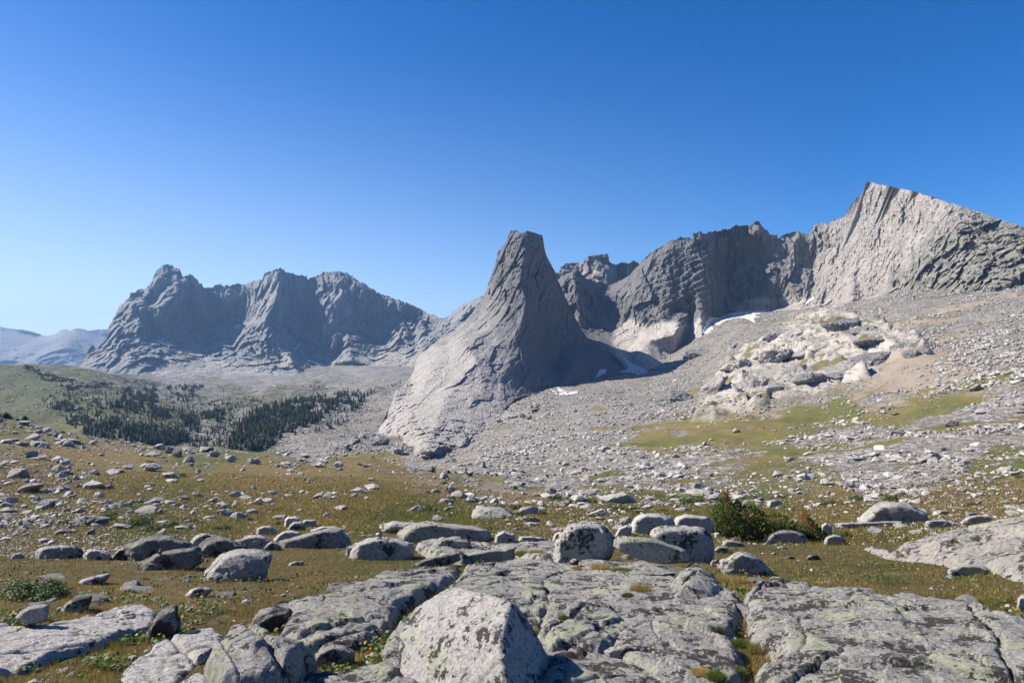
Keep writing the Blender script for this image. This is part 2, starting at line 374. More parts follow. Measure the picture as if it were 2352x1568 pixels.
def build_profile():
    cu = sorted(COLS); prof = []
    for c in cu:
        ys, zs = [], []
        for e in COLS[c]:
            yy = e[0]*(1.3 if c <= 1100 and 1900 <= e[0] < 5000 else 1)
            ys.append(math.log(yy)); zs.append(e[2] if e[1] is None else ZC-(e[1]-V0)/F*yy)
        # interpolate tan(elevation) for smooth slopes on log y, with mild smoothing
        z = np.interp(TL, ys, np.array(zs)/np.exp(ys))
        k = np.exp(-0.5*(np.arange(-9, 10)/3.2)**2); k /= k.sum()
        z = np.convolve(np.pad(z, 9, mode='edge'), k, mode='valid')
        prof.append(z)
    prof = np.array(prof)
    Z = np.zeros((len(TL), len(TU)))
    for i in range(len(TL)): Z[i] = np.interp(TU, cu, prof[:, i])
    k = np.exp(-0.5*(np.arange(-14, 15)/5.5)**2); k /= k.sum()
    Zp = np.pad(Z, ((0, 0), (14, 14)), mode='edge')
    Z = sum(k[j]*Zp[:, j:j+Z.shape[1]] for j in range(29))
    return Z*TY[:, None]
Z0 = build_profile()
UU, YY = np.meshgrid(TU, TY)
XX = (UU-U0)/F*YY
def Vof(Z): return V0+(ZC-Z)/YY*F
VV = Vof(Z0)

def pip(poly, x, y):
    x = np.asarray(x, dtype=float); y = np.asarray(y, dtype=float); ins = np.zeros(x.shape, bool)
    n = len(poly)
    for i in range(n):
        x1, y1 = poly[i]; x2, y2 = poly[(i+1) % n]
        c = ((y1 > y) != (y2 > y)) & (x < (x2-x1)*(y-y1)/((y2-y1) or 1e-9)+x1)
        ins ^= c
    return ins
def segdist(poly, x, y, closed=True):
    d = np.full(x.shape, 1e9); n = len(poly)
    for i in range(n if closed else n-1):
        x1, y1 = poly[i]; x2, y2 = poly[(i+1) % n]
        dx, dy = x2-x1, y2-y1; L = dx*dx+dy*dy+1e-12
        t = np.clip(((x-x1)*dx+(y-y1)*dy)/L, 0, 1)
        d = np.minimum(d, np.hypot(x-x1-t*dx, y-y1-t*dy))
    return d
def sdist(poly, x, y):
    d = segdist(poly, x, y); return np.where(pip(poly, x, y), d, -d)
def idw(pts, x, y, p=4, nv=2):
    pts = np.array(pts, dtype=float); num = np.zeros(x.shape+(nv,)); den = np.zeros(x.shape)
    for q in pts:
        w = 1/(((x-q[0])**2+(1.6*(y-q[1]))**2)+30)**(p/2)
        num += w[..., None]*q[2:2+nv]; den += w
    return num/den[..., None]

# (u, v, talus, green, bare tan)
MK = [(0,1100,.2,.1,0),(100,1080,.3,.1,0),(200,1150,.25,.15,0),(300,1040,.05,0,.1),(600,1100,0,.05,.0),(850,1080,0,.05,.15),(850,1150,0,.25,0),(1000,1110,0,.05,.35),(1150,1130,.05,0,.6),(1220,1150,.1,.1,.5),
 (300,1200,.1,.9,0),(150,1200,.15,.5,0),(450,1200,.1,.6,0),(900,1190,0,.9,0),(1020,1195,0,1,0),(700,1180,0,.2,0),(1100,1180,.1,.7,0),
 (1080,1080,.6,.6,0),(1000,1058,1,.2,0),(700,1000,.75,.5,0),(760,950,.8,.5,0),(850,990,1,.1,0),(750,905,.55,.6,0),(620,950,.4,.8,0),(500,1010,.5,.8,0),(440,1000,.5,.8,0),(400,960,.3,.7,0),(300,950,.3,.6,.1),(200,960,.2,.4,.1),(100,900,.25,.8,0),(50,940,.2,.6,.1),(0,880,.25,.7,.0),
 (160,860,.4,.9,0),(250,900,.42,.9,0),(330,920,.45,.9,0),(450,925,.55,.7,0),(560,915,.45,.6,0),(640,905,.45,.6,0),(520,960,.45,.9,0),(600,990,.4,.9,0),(700,960,.45,.8,0),(540,940,.5,.7,.0),(600,880,.75,.2,0),(400,885,.6,.5,0),(900,850,1,0,0),(850,880,.9,.2,0),
 (1150,1030,1,.2,0),(1230,1000,1,0,0),(1300,950,1,0,0),(1500,950,1,0,0),(1380,1040,1,.1,0),(1250,1070,1,.3,0),(1500,1060,.85,.2,0),(1400,1090,.75,.5,0),(1200,1100,.7,.8,0),(1300,1110,.7,.6,0),
 (1620,1085,.5,.4,.0),(1700,1060,.55,.4,0),(1560,1010,.6,.2,.1),(1520,1012,.3,.3,0),(1600,985,.3,.2,.1),(1750,975,.25,.3,.1),(1680,1000,.3,.2,0),(1850,960,.25,.8,0),(1950,950,.25,.9,0),(2050,960,.2,.5,0),(1850,925,.6,.1,.4),(1750,950,.5,.0,.5),(2000,920,.6,0,.5),(2080,850,.1,.0,1),(2180,860,.15,0,1),(2230,885,.3,.5,.3),(2150,920,.2,.7,.2),(2050,900,.5,.1,.5),
 (2300,900,.7,.1,.3),(2320,860,.6,.5,.2),(2200,960,.7,.2,0),(2100,1000,.95,.1,0),(2000,1010,.85,.1,0),(2300,960,1,0,0),(2350,1000,.9,0,0),(2200,1050,.8,.3,0),(2000,1050,.95,.1,0),(1900,1010,.7,.3,0),(1850,1100,.4,.5,0),(1750,1100,.3,.6,0),(2000,1100,.6,.3,0),(2100,1080,.6,.4,0),(2250,1075,.3,.8,0),(2340,1050,.3,.9,0),
 (2352,750,.9,0,.6),(2150,790,.85,0,.5),(2250,820,.8,0,.6),(2200,730,.85,0,.6),(1900,1145,.15,.1,.2),(2200,1145,.25,.0,.3),(2320,1130,.3,.0,.3),(1600,1140,.3,.6,0),(1400,1135,.4,.6,0),(1300,1160,.05,.3,0),(1500,1170,.1,.5,0),(1750,1160,.1,.8,0),(1700,1190,.05,.4,0),
 (1750,770,1,0,0),(1650,850,1,0,0),(1550,900,1,0,0),(1000,1220,0,.6,0),(1600,1250,.05,.2,0),(1900,1280,0,.3,.1),(2200,1330,0,.2,.1),(2100,1230,0,.5,0),(300,1290,0,.1,.05),(400,1350,.05,0,.3),(650,1380,0,.1,.15),(100,1300,.05,.2,0),(200,1400,0,.1,.1),(200,1540,0,.4,.1),(400,1500,0,.3,.2),(800,1450,.1,.5,.1),(1500,1350,.1,.2,.5)]
mkv = idw(MK, UU, VV, 5, 3)
BED = [(1600,955),(1625,905),(1665,830),(1700,812),(1750,785),(1810,742),(1870,714),(1960,712),(2030,740),(2085,770),(2140,790),(2120,812),(2060,830),(1960,880),(1880,905),(1800,915),(1760,935),(1640,958)]
bsd = sdist(BED, UU, VV)
pw = np.stack([XX, YY, Z0], -1).reshape(-1, 3)
bn = fbm(pw/40, 4, 3).reshape(UU.shape)
bed = sstep(-8, 10, bsd+bn*46)*(YY > 400)*(YY < 1250)
BED2 = [(1560,845),(1620,800),(1660,770),(1690,790),(1640,830),(1600,850)]
# detail noise grown with distance
n1 = fbm(pw/np.array([60, 60, 60]), 4, 5).reshape(UU.shape)
n2 = fbm(pw/np.array([6, 6, 6]), 4, 9).reshape(UU.shape)
n3 = fbm(pw/.9, 4, 21).reshape(UU.shape)
amp1 = np.clip((YY-40)/300, 0, 1)*6.5
amp2 = np.clip((YY-8)/60, 0, 1)*.55
amp3 = .05*np.clip(40/YY, 0, 1)
scree = np.clip(mkv[..., 0], 0, 1)
holes = sstep(.06, .2, fbm(pw/np.array([60., 34., 40.]), 4, 66).reshape(UU.shape))*(UU > 1350)*sstep(50, 90, YY)*sstep(900, 700, YY)
holes = holes*sstep(1250, 1450, UU+.0*YY)
scree = scree*(1-.85*holes)
Z1 = Z0+n1*amp1+n2*amp2*(1+scree*1.2)+n3*amp3
# ledges of the slab hill: rising benches that dip to the right
q = (XX*.20+YY*.05+Z0*1.0+12*bn)/14.0
fr = q-np.floor(q)
ledge = (np.where(fr < .8, fr/.8, (1-fr)/.2)-.5)
q2 = (XX*.5+Z0*.8+8*n2+10*bn)/5.0; fr2 = q2-np.floor(q2)
ledge2 = (np.where(fr2 < .8, fr2/.8, (1-fr2)/.2)-.5)
n20 = fbm(pw/24, 3, 55).reshape(UU.shape)
Z1 = Z1+n20*np.clip((YY-150)/300, 0, 1)*2.6+fbm(pw/150, 4, 57).reshape(UU.shape)*sstep(500, 900, YY)*sstep(1100, 900, UU)*22
bf = np.zeros(UU.shape); bi = np.where((bed > .01).ravel())[0]
bf.ravel()[bi] = facets((pw[bi]+fbm(pw[bi]/30, 2, 6)[:, None]*6)/np.array([75., 34., 22.]), 3, 1.1, .45)*6.0+facets(pw[bi]/np.array([24., 11., 9.]), 4, 1.0, .4)*2.0
Z1 = Z1+bed*(ledge*5.0+ledge2*.9+4+bf)
VV = Vof(Z1)
vis = VV <= np.minimum.accumulate(np.vstack([np.full((1, len(TU)), 1e9), VV[:-1]]), 0)+.01
P = np.stack([XX, YY, Z1], -1)
patch = fbm(pw/np.array([9, 9, 9]), 4, 31).reshape(UU.shape)
mk = np.stack([scree, np.clip(mkv[..., 1]+.45*holes+patch*.8*(mkv[..., 1] > .05), 0, 1), bed], -1).reshape(-1, 3)
mk2 = np.stack([np.clip(mkv[..., 2]+patch*.6*(mkv[..., 2] > .03), 0, 1), sstep(450, 900, YY)*sstep(1500, 1100, UU), 0*bed], -1).reshape(-1, 3)
gme = mesh_from('ground', P, gridfaces(len(TL), len(TU)), 4, M['ground'], attrs={'mk': mk, 'mk2': mk2})
ground = tag(link('ground', gme), kind='structure')

def gz(x, y):
    """terrain height at world x,y"""
    x = np.atleast_1d(np.asarray(x, float)); y = np.atleast_1d(np.asarray(y, float))
    u = np.clip(x/y*F+U0, TU[0]+1, TU[-1]-1); l = np.clip(np.log(np.maximum(y, .51)), TL[0], TL[-1]-1e-3)
    a = (u-TU[0])/(TU[1]-TU[0]); b = (l-TL[0])/(TL[1]-TL[0])
    i = np.clip(a.astype(int), 0, len(TU)-2); j = np.clip(b.astype(int), 0, len(TL)-2); a -= i; b -= j
    return (Z1[j, i]*(1-a)*(1-b)+Z1[j, i+1]*a*(1-b)+Z1[j+1, i]*(1-a)*b+Z1[j+1, i+1]*a*b)
# the same ground carried on beside and behind the viewer
gx, gy = np.meshgrid(np.concatenate([np.arange(-60, -8, 2.), np.arange(-8, 8.01, .25), np.arange(10, 61, 2.)]), np.concatenate([np.arange(-60, -6, 2.), np.arange(-6, 20.1, .25)]))
yc = np.maximum(gy, .7); uc = gx/yc*F+U0; inside = np.clip(np.minimum(uc-TU[0], TU[-1]-uc)/400, 0, 1)*(gy > .6)
gzz = gz(gx.ravel(), yc.ravel()).reshape(gx.shape)+.03*fbm(np.stack([gx/1.5, gy/1.5, 0*gx], -1).reshape(-1, 3), 4, 6).reshape(gx.shape)-.01-.25*inside
gmk = np.zeros((gx.size, 3)); gmk[:, 1] = .2
tag(link('ground', mesh_from('ground', np.stack([gx, gy, gzz], -1), gridfaces(*gx.shape), 4, M['ground'], attrs={'mk': gmk, 'mk2': gmk*0})), kind='structure')
def hit(u, v, lift=0.0, ymin=1.5):
    """first ground point (raised by lift) seen at (u, v)"""
    i = int(np.clip(round((u-TU[0])/(TU[1]-TU[0])), 0, len(TU)-1))
    col = V0+(ZC-(Z1[:, i]+lift))/TY*F
    ok = np.where((col <= v) & (TY > ymin))[0]
    j = ok[0] if len(ok) else len(TY)-2
    if len(ok) and j > 0 and col[j-1] > v:
        t = (col[j-1]-v)/(col[j-1]-col[j]+1e-9); y = TY[j-1]+t*(TY[j]-TY[j-1])
    else: y = TY[j]
    return np.array([(u-U0)/F*y, y, ZC-(v-V0)/F*y])

# ------------------------------------------------------------------ mountains
def tri_interp(pts, U, V):
    """linear Delaunay interpolation of depth, idw outside"""
    pts = [tuple(p) for p in pts]
    r = geometry.delaunay_2d_cdt([Vector((p[0], p[1])) for p in pts], [], [], 0, 1e-4)
    vs, tris, orig = r[0], r[2], r[3]
    dd = [pts[o[0]][2] for o in orig]
    out = idw(pts, U, V, 5, 1)[..., 0]
    for t in tris:
        a, b, c = (vs[k] for k in t)
        x0, x1 = min(a[0], b[0], c[0]), max(a[0], b[0], c[0])
        cols = np.where((U[0] >= x0-1) & (U[0] <= x1+1))[0]
        if not len(cols): continue
        s = slice(cols[0], cols[-1]+1); X, Y = U[:, s], V[:, s]
        den = (b[1]-c[1])*(a[0]-c[0])+(c[0]-b[0])*(a[1]-c[1])
        if abs(den) < 1e-6: continue
        w0 = ((b[1]-c[1])*(X-c[0])+(c[0]-b[0])*(Y-c[1]))/den
        w1 = ((c[1]-a[1])*(X-c[0])+(a[0]-c[0])*(Y-c[1]))/den
        w2 = 1-w0-w1; m = (w0 >= -1e-4) & (w1 >= -1e-4) & (w2 >= -1e-4)
        o = out[:, s]; o[m] = (w0*dd[t[0]]+w1*dd[t[1]]+w2*dd[t[2]])[m]
    return out
def blur(A, n):
    k = np.exp(-.5*(np.arange(-3*n, 3*n+1)/n)**2); k /= k.sum(); r = 3*n
    B = np.pad(A, ((r, r), (r, r)), mode='edge')
    B = sum(k[j]*B[j:j+A.shape[0], :] for j in range(2*r+1))
    return sum(k[j]*B[:, j:j+A.shape[1]] for j in range(2*r+1))

def relief(name, top, base, pts, step, mat, disp, mkf=None, jag=1.5, soft=2, back=(1.6, 6), slope_back=1.0, below=30, rows=None):
    top = sorted(top); us = np.arange(top[0][0], top[-1][0], step)
    tv = np.interp(us, [p[0] for p in top], [p[1] for p in top])
    q = np.stack([us/9.0, 0*us, 0*us+len(name)], -1)
    tv = tv+jag*(fbm(q, 5, 3, .65)*.8+.30*facets(q*2.2, 4, .6, 1)+.12*facets(q*6, 7, .6, 1))
    bv = np.interp(us, [p[0] for p in sorted(base)], [p[1] for p in sorted(base)])+below
    vrow = np.arange(tv.min(), bv.max()+step, step); nr = len(vrow)
    V = np.clip(vrow[:, None], tv[None], np.maximum(bv, tv+.5)[None]); U = np.repeat(us[None], nr, 0)
    vr = np.arange(tv.min()-4, bv.max()+4, step); ur, vg = np.meshgrid(us, vr)
    Dr = blur(tri_interp(pts, ur, vg), soft)
    fi = np.clip((V-vr[0])/step, 0, len(vr)-1.001); ia = fi.astype(int); fr_ = fi-ia; jc = np.repeat(np.arange(len(us))[None], nr, 0)
    D = Dr[ia, jc]*(1-fr_)+Dr[ia+1, jc]*fr_
    Wp = U2W(U, V, D)
    kn = max(3, int(16/step)); kk_ = np.exp(-.5*(np.arange(-2*kn, 2*kn+1)/kn)**2); kk_ /= kk_.sum()
    ts = np.convolve(np.pad(tv, 2*kn, mode='edge'), kk_, mode='valid')
    tm = np.clip((V-np.minimum(tv, ts)[None])/(bv-tv).max(), 0, 1)
    D2 = D+disp(Wp.reshape(-1, 3), U, V, tm).reshape(D.shape)
    Wp = U2W(U, V, D2)
    # far side: falls away behind the crest
    top_row = Wp[0]; H = (Wp[0, :, 2]-Wp[-1, :, 2]).max()
    rowsb = []
    K = back[1]
    for k in range(K, 0, -1):
        s = (k/K)
        r = top_row.copy(); dy = s*back[0]*H*.55
        r[:, 1] += dy; r[:, 0] += (r[:, 0]/r[:, 1])*0
        r[:, 2] -= s*H*slope_back + np.abs(fbm(r/60, 3, 5))*18*s
        rowsb.append(r)
    A = np.concatenate([np.array(rowsb), Wp], 0)
    if mkf is not None:
        m = mkf(U, V, Wp)
        m = np.concatenate([np.repeat(m[:1], K, 0), m], 0).reshape(-1, 3)
    else: m = np.zeros((A.shape[0]*A.shape[1], 3))
    me = mesh_from(name, A, gridfaces(A.shape[0], A.shape[1], True), 4, mat, attrs={'mk': m})
    return me, (U, V, D2)

def Rl(k, L): return [R(k, p[0], p[1])+tuple(p[2:]) for p in L]

# --- far blue ranges
def disp_far(p, U, V, t):
    return ridged(p*np.array([1, 1, 1.5])/900, 5, 3)*-260*np.minimum(1, t*6+.1).ravel()+fbm(p/120, 4, 3)*50
far_top = Rl(1, [(-900,560),(-500,640),(-200,590),(0,607),(60,622),(140,620),(210,632),(300,662),(370,650),(410,620),(430,612),(470,625),(510,610),(560,612),(620,640),(650,650),(700,670),(760,640),(900,690),(1200,760)])
far_base = [(-400, 850), (700, 900)]
me, _ = relief('far_mountain', far_top, far_base, Rl(1, [(-900,600,8000),(-300,620,8200),(0,610,7900),(300,662,8100),(430,612,7600),(510,610,7500),(700,670,7600),(0,800,6500),(430,750,6500),(350,700,7000),(550,760,6700),(700,800,6600),(-500,850,6300),(1200,760,7500),(1200,900,6500),(0,950,6000),(600,950,6000)]), 2.0, M['far'], disp_far, jag=2.0, below=60)
tag(link('mountain', me), 'pale blue hazy ridge far beyond the left valley gap', kind='structure')
far2 = Rl(1, [(-900,560),(-300,600),(0,598),(80,612),(150,618),(230,635),(300,660),(450,680),(600,622),(660,618),(730,615),(800,630),(1000,650)])
me, _ = relief('far_mountain_two', far2, far_base, Rl(1, [(-900,600,8600),(0,600,8600),(700,600,8700),(1000,650,8700),(0,900,8200),(1000,900,8200),(-900,900,8200)]), 3.0, M['far'], disp_far, jag=1.5, below=10)
tag(link('mountain', me), 'faintest blue skyline behind the hazy ridge on the left', kind='structure')

# --- left massif
MSC = 1.3
mtop = Rl(1, [(505,890),(540,850),(580,790),(600,725),(620,718),(655,745),(690,700),(725,610),(765,540),(800,470),(840,430),(872,405),(880,365),(905,372),(935,345),(975,345),(1020,300),(1035,258),(1062,205),(1100,182),(1125,178),(1150,186),(1165,205),(1205,208),(1228,270),(1245,262),(1278,240),(1310,275),(1340,300),(1368,335),(1390,342),(1410,340),(1450,316),(1485,322),(1520,322),(1600,310),(1640,314),(1700,300),(1765,283),(1775,245),(1800,230),(1850,215),(1895,206),(1907,207),(1918,232),(1960,235),(1980,245),(2010,252),(2058,254),(2068,280),(2110,265),(2180,232),(2250,232),(2310,235),(2352,245)])+\
  Rl(2, [(60,462),(100,480),(180,530),(300,580),(400,610),(500,665),(560,690),(600,705),(640,712),(670,690),(700,660),(750,625),(830,582),(890,560),(1000,540),(1150,560)])
mbase = [(170, 850), (300, 900), (500, 930), (700, 930), (900, 900), (1200, 880)]
mpts = Rl(1, [(505,890,2250),(580,790,2330),(615,718,2370),(655,745,2350),(690,700,2370),(725,610,2400),(765,540,2430),(840,430,2470),(880,365,2520),(935,345,2540),(1020,300,2560),(1062,205,2590),(1125,178,2600),(1165,205,2600),(1205,208,2590),(1228,270,2590),(1278,240,2620),(1368,335,2720),(1390,345,2800),(1450,318,2790),(1520,322,2830),(1600,312,2850),(1700,300,2790),(1765,283,2740),(1850,215,2660),(1905,207,2640),(1918,232,2680),(1980,245,2760),(2060,255,2780),(2068,280,2820),(2110,265,2800),(2180,232,2740),(2250,232,2700),(2352,245,2720),
  (970,400,2540),(1000,440,2570),(1100,330,2560),(1190,300,2540),(1225,330,2510),(1170,400,2460),(1100,450,2430),(1050,560,2400),(1250,450,2680),(1300,600,2740),(1250,640,2660),(1180,560,2600),(1390,420,2860),(1380,540,2840),(1420,650,2760),(1360,690,2640),(1520,430,2800),(1480,520,2880),(1430,470,2830),
  (965,470,2380),(925,520,2400),(1000,480,2400),(1030,560,2500),(1040,650,2520),(950,600,2340),(950,700,2300),(1100,640,2480),(1190,745,2400),(1070,710,2330),(840,560,2400),(800,650,2350),(760,750,2300),(700,800,2270),(860,800,2180),(640,850,2230),(700,905,2160),(980,800,2180),(1150,790,2250),
  (1700,340,2760),(1665,400,2830),(1620,480,2880),(1620,570,2830),(1560,600,2800),(1720,420,2720),(1700,540,2660),(1870,330,2570),(1840,450,2480),(1780,560,2420),(1770,700,2350),(1800,760,2320),(1580,600,2680),(1500,625,2600),(1530,655,2620),(1480,690,2500),(1620,660,2440),(1700,590,2480),(1440,780,2400),(1600,800,2300),(1500,860,2220),(1760,815,2290),
  (1950,400,2710),(1960,560,2660),(2080,380,2820),(2080,560,2790),(2010,700,2560),(1880,740,2330),(1870,800,2300),(1960,765,2330),(2060,800,2480),(2110,330,2830),(2120,415,2800),(2140,430,2690),(2175,480,2640),(2200,540,2600),(2110,600,2700),(2180,640,2580),(2230,690,2520),(2150,700,2600),(2230,440,2620),(2300,380,2640),(2320,620,2640),(2290,740,2560),(2220,860,2430),(2352,855,2450),(2100,820,2420),
  (1350,700,2600),(1250,720,2500),(1100,900,2100),(1400,900,2120),(1700,900,2120),(1950,800,2250),(2000,900,2130),(2300,950,2150),(800,950,2080),(600,930,2100),(1000,1000,1980),(1500,1000,1980),(2000,1000,1980),(2352,1000,1980),(500,1000,2050)])+\
  Rl(2, [(60,462,2700),(180,530,2680),(300,580,2650),(400,610,2640),(500,665,2620),(640,712,2600),(700,660,2520),(750,625,2480),(830,582,2440),(890,560,2400),(1150,560,2350),(80,620,2660),(40,500,2640),(150,700,2740),(200,850,2700),(320,700,2720),(345,640,2610),(355,760,2580),(375,880,2480),(400,720,2720),(460,690,2640),(430,860,2520),(560,780,2560),(200,940,2520),(100,930,2500),(0,900,2480),(290,920,2460),(300,940,2400),(400,920,2400),(500,860,2400),(600,830,2350),(700,760,2350),(620,720,2480),(150,1030,2250),(350,1000,2220),(500,950,2200),(0,1000,2250),(300,1150,2000),(600,1000,2000),(900,800,2200),(900,1000,1950),(1150,1000,1950)])
mpts = [(a, b, c*MSC) for a, b, c in mpts]
def disp_m(p, U, V, t):
    tt = np.minimum(1, t*12+.15).ravel()
    rock = sstep(870, 800, V+10*np.sin(U/60)).ravel()
    w = p+fbm(p/120, 3, 40)[:, None]*25
    a = -ridged(w*np.array([1, 1, .4])/230, 4, 3, .55)*52*tt*rock
    b = facets(w*np.array([1/62., 1/62., 1/190.]), 5, .9, .8)*34*tt*rock+facets(w*np.array([1/24., 1/24., 1/60.]), 8, .9, .8)*15*tt*rock
    return a+b+facets(p/np.array([10, 10, 18.]), 9)*3.5*rock+fbm(p/14, 3, 7)*4.0+fbm(p/70, 4, 5)*16*(1-rock)
def mk_m(U, V, Wp):
    tal = np.array([[170,895],[230,905],[300,900],[345,870],[365,795],[395,800],[420,793],[460,786],[500,783],[500,815],[520,838],[600,825],[632,815],[665,808],[700,825],[760,838],[803,838],[850,812],[900,800],[950,812],[1000,790],[1100,800]], float)
    lim = np.interp(U, tal[:, 0], tal[:, 1])
    n = fbm(Wp.reshape(-1, 3)/60, 3, 2).reshape(U.shape)
    g = sstep(-2, 5, V-lim+n*12)
    m = np.zeros(U.shape+(3,)); m[..., 1] = g; 
    return m
# material for the massif has its own talus tone
def mat_massif():
    m = NT('granite_massif_talus'); mk, _ = m.attr('mk')
    big = m.noise(0.005, 6, .62); st = m.noise(0.016, 6, .65, m.map((1, 1, .2))); fine = m.noise(0.10, 7, .7)
    col = m.mix(m.ramp(big, [(.33, 0), (.66, 1)]), (.155, .16, .165), (.265, .262, .26))
    col = m.mix(m.ramp(st, [(.42, .5), (.6, 0)]), col, (.11, .112, .12))
    col = m.mix(m.ramp(fine, [(.3, .7), (.52, 0)]), col, (.10, .10, .10))
    v = m.voro(.12); b = m.n.new('ShaderNodeSeparateColor'); m.L(v.outputs['Color'], b.inputs[0])
    tal = m.mix(m.math('MULTIPLY', b.outputs[0], b.outputs[0]), (.17, .16, .15), (.46, .43, .40))
    tal = m.mix(m.ramp(m.noise(.012, 5, .6), [(.35, .6), (.6, 0)]), tal, (.17, .16, .14))
    tal = m.mix(m.ramp(m.noise(.02, 5, .65, m.map((1, 1, 1), (1, 1, 1))), [(.58, 0), (.68, .7)]), tal, (.13, .12, .06))
    col = m.mix(mk[1], col, tal)
    n = m.bump(fine, 4, .8); n = m.bump(v.outputs['Distance'], 2.5, .7, n)
    return m.done(col, n)
me, MASS = relief('left_massif', mtop, mbase, mpts, 1.5, mat_massif(), disp_m, mk_m, jag=6.5, soft=2, below=12)
tag(link('mountain', me), 'blue-grey granite massif with jagged summits left of the tower', kind='structure')

# --- small tower in the gap behind the cirque
ttop = Rl(2, [(1250,440),(1380,400),(1405,410),(1413,372),(1450,340),(1530,338),(1560,345),(1590,298),(1640,286),(1720,279),(1735,278),(1742,330),(1760,342),(1790,350),(1830,335),(1880,342),(1905,320),(1940,340),(1965,400),(2100,480)])
me, _ = relief('gap_tower', ttop, [(1230, 700), (1520, 700)], Rl(2, [(1250,440,2150),(1413,372,2120),(1450,340,2140),(1530,338,2160),(1545,400,2130),(1590,298,2100),(1735,278,2080),(1738,400,2050),(1745,330,2120),(1800,345,2150),(1810,430,2180),(1880,342,2120),(1940,340,2120),(2100,480,2150),(1250,600,2050),(1700,600,2000),(2100,600,2050),(1560,460,2080)]), 1.4, M['wall'], lambda p, U, V, t: -ridged(p*np.array([1, 1, .4])/70, 3, 3)*12+facets(p*np.array([1/26., 1/26., 1/60.]), 4)*9+facets(p/np.array([10., 10., 18.]), 6)*4, jag=1.5, below=5)
tag(link('mountain', me), 'small square-topped grey summit in the gap behind the tower', kind='structure')

# --- cirque wall and right-hand peak
wtop = Rl(2, [(1250,470),(1340,450),(1390,445),(1440,420),(1470,405),(1500,395),(1545,394),(1558,418),(1600,448),(1680,470),(1740,485),(1790,465),(1850,440),(1900,400),(1950,340),(2000,290),(2085,232),(2130,200),(2200,175),(2240,168),(2300,175),(2315,150)])+\
 Rl(3, [(20,505),(100,510),(125,482),(165,465),(205,482),(240,465),(310,462),(320,450),(370,447),(410,420),(470,425),(525,418),(545,400),(565,393),(590,430),(640,480),(688,490),(697,512),(740,482),(790,475),(825,463),(870,482),(903,480),(910,462),(932,458),(936,412),(955,412),(960,425),(975,408),(1010,408),(1020,425),(1050,400),(1075,385),(1100,370),(1143,370),(1165,322),(1190,280),(1225,245),(1268,215),(1272,165),(1290,138),(1320,135),(1400,150),(1520,175),(1650,205),(1780,245),(1850,268),(1950,300),(2080,345),(2200,385),(2352,435),(2800,560),(3300,640)])
wbase = [(1200, 900), (1330, 900), (1480, 870), (1560, 845), (1615, 780), (1640, 745), (1700, 730), (1850, 705), (1960, 705), (2050, 700), (2180, 750), (2352, 700), (2800, 640)]
wpts = Rl(2, [(1250,470,1560),(1390,445,1520),(1500,395,1500),(1545,395,1500),(1600,450,1540),(1740,485,1580),(1850,440,1540),(1950,340,1480),(2085,232,1450),(2240,168,1440),
   (1520,560,1460),(1640,560,1540),(1560,800,1420),(1700,620,1540),(1760,560,1520),(1800,700,1490),(1750,860,1400),(1900,650,1440),(1980,780,1400),(1860,960,1330),(2000,600,1430),(1940,480,1460),(1830,540,1490),(2100,400,1420),(2100,620,1400),(2200,580,1385),(2230,640,1400),(2100,760,1380),(2010,860,1330),(1930,950,1290),(2000,1060,1230),(2150,1050,1265),(2200,960,1320),(2250,850,1372),(2300,650,1395),(1700,1100,1180),(1560,1150,1150),(1250,1150,1150),(1250,800,1480)])+\
 Rl(3, [(0,505,1440),(165,465,1425),(200,700,1402),(150,880,1375),(170,1000,1355),(180,1170,1300),(0,1150,1290),(210,850,1382),(225,1040,1370),(250,600,1440),(330,700,1500),(420,620,1500),(380,870,1490),(470,990,1440),(310,460,1470),(470,425,1450),(565,393,1440),(640,480,1430),(560,600,1470),(520,850,1460),(700,512,1440),(700,700,1430),(640,950,1430),(690,980,1435),(825,463,1420),(800,700,1420),(860,940,1370),(935,412,1400),(940,640,1410),(930,900,1370),(1050,400,1360),(1100,560,1340),(1000,960,1330),(1165,322,1310),(1272,165,1240),(1320,135,1220),(1290,400,1240),(1200,700,1270),(1290,930,1220),(1190,980,1210),(1500,500,1150),(1520,175,1150),(1500,830,1120),(1700,650,1030),(1730,450,1060),(1650,205,1110),(1780,245,1070),(1850,400,1020),(1950,300,1030),(2200,385,980),(2352,435,950),(2000,600,960),(1850,800,950),(2352,700,850),(2100,850,850),(1600,950,1000),(1400,1000,1040),(2000,950,850),(1700,1080,900),(2352,950,800),(1100,1010,1200),(800,1010,1320),(450,1050,1410),(300,1100,1400),(2800,560,850),(3300,640,800),(3300,900,700),(2800,900,720),(2000,1150,780),(1500,1100,950)])
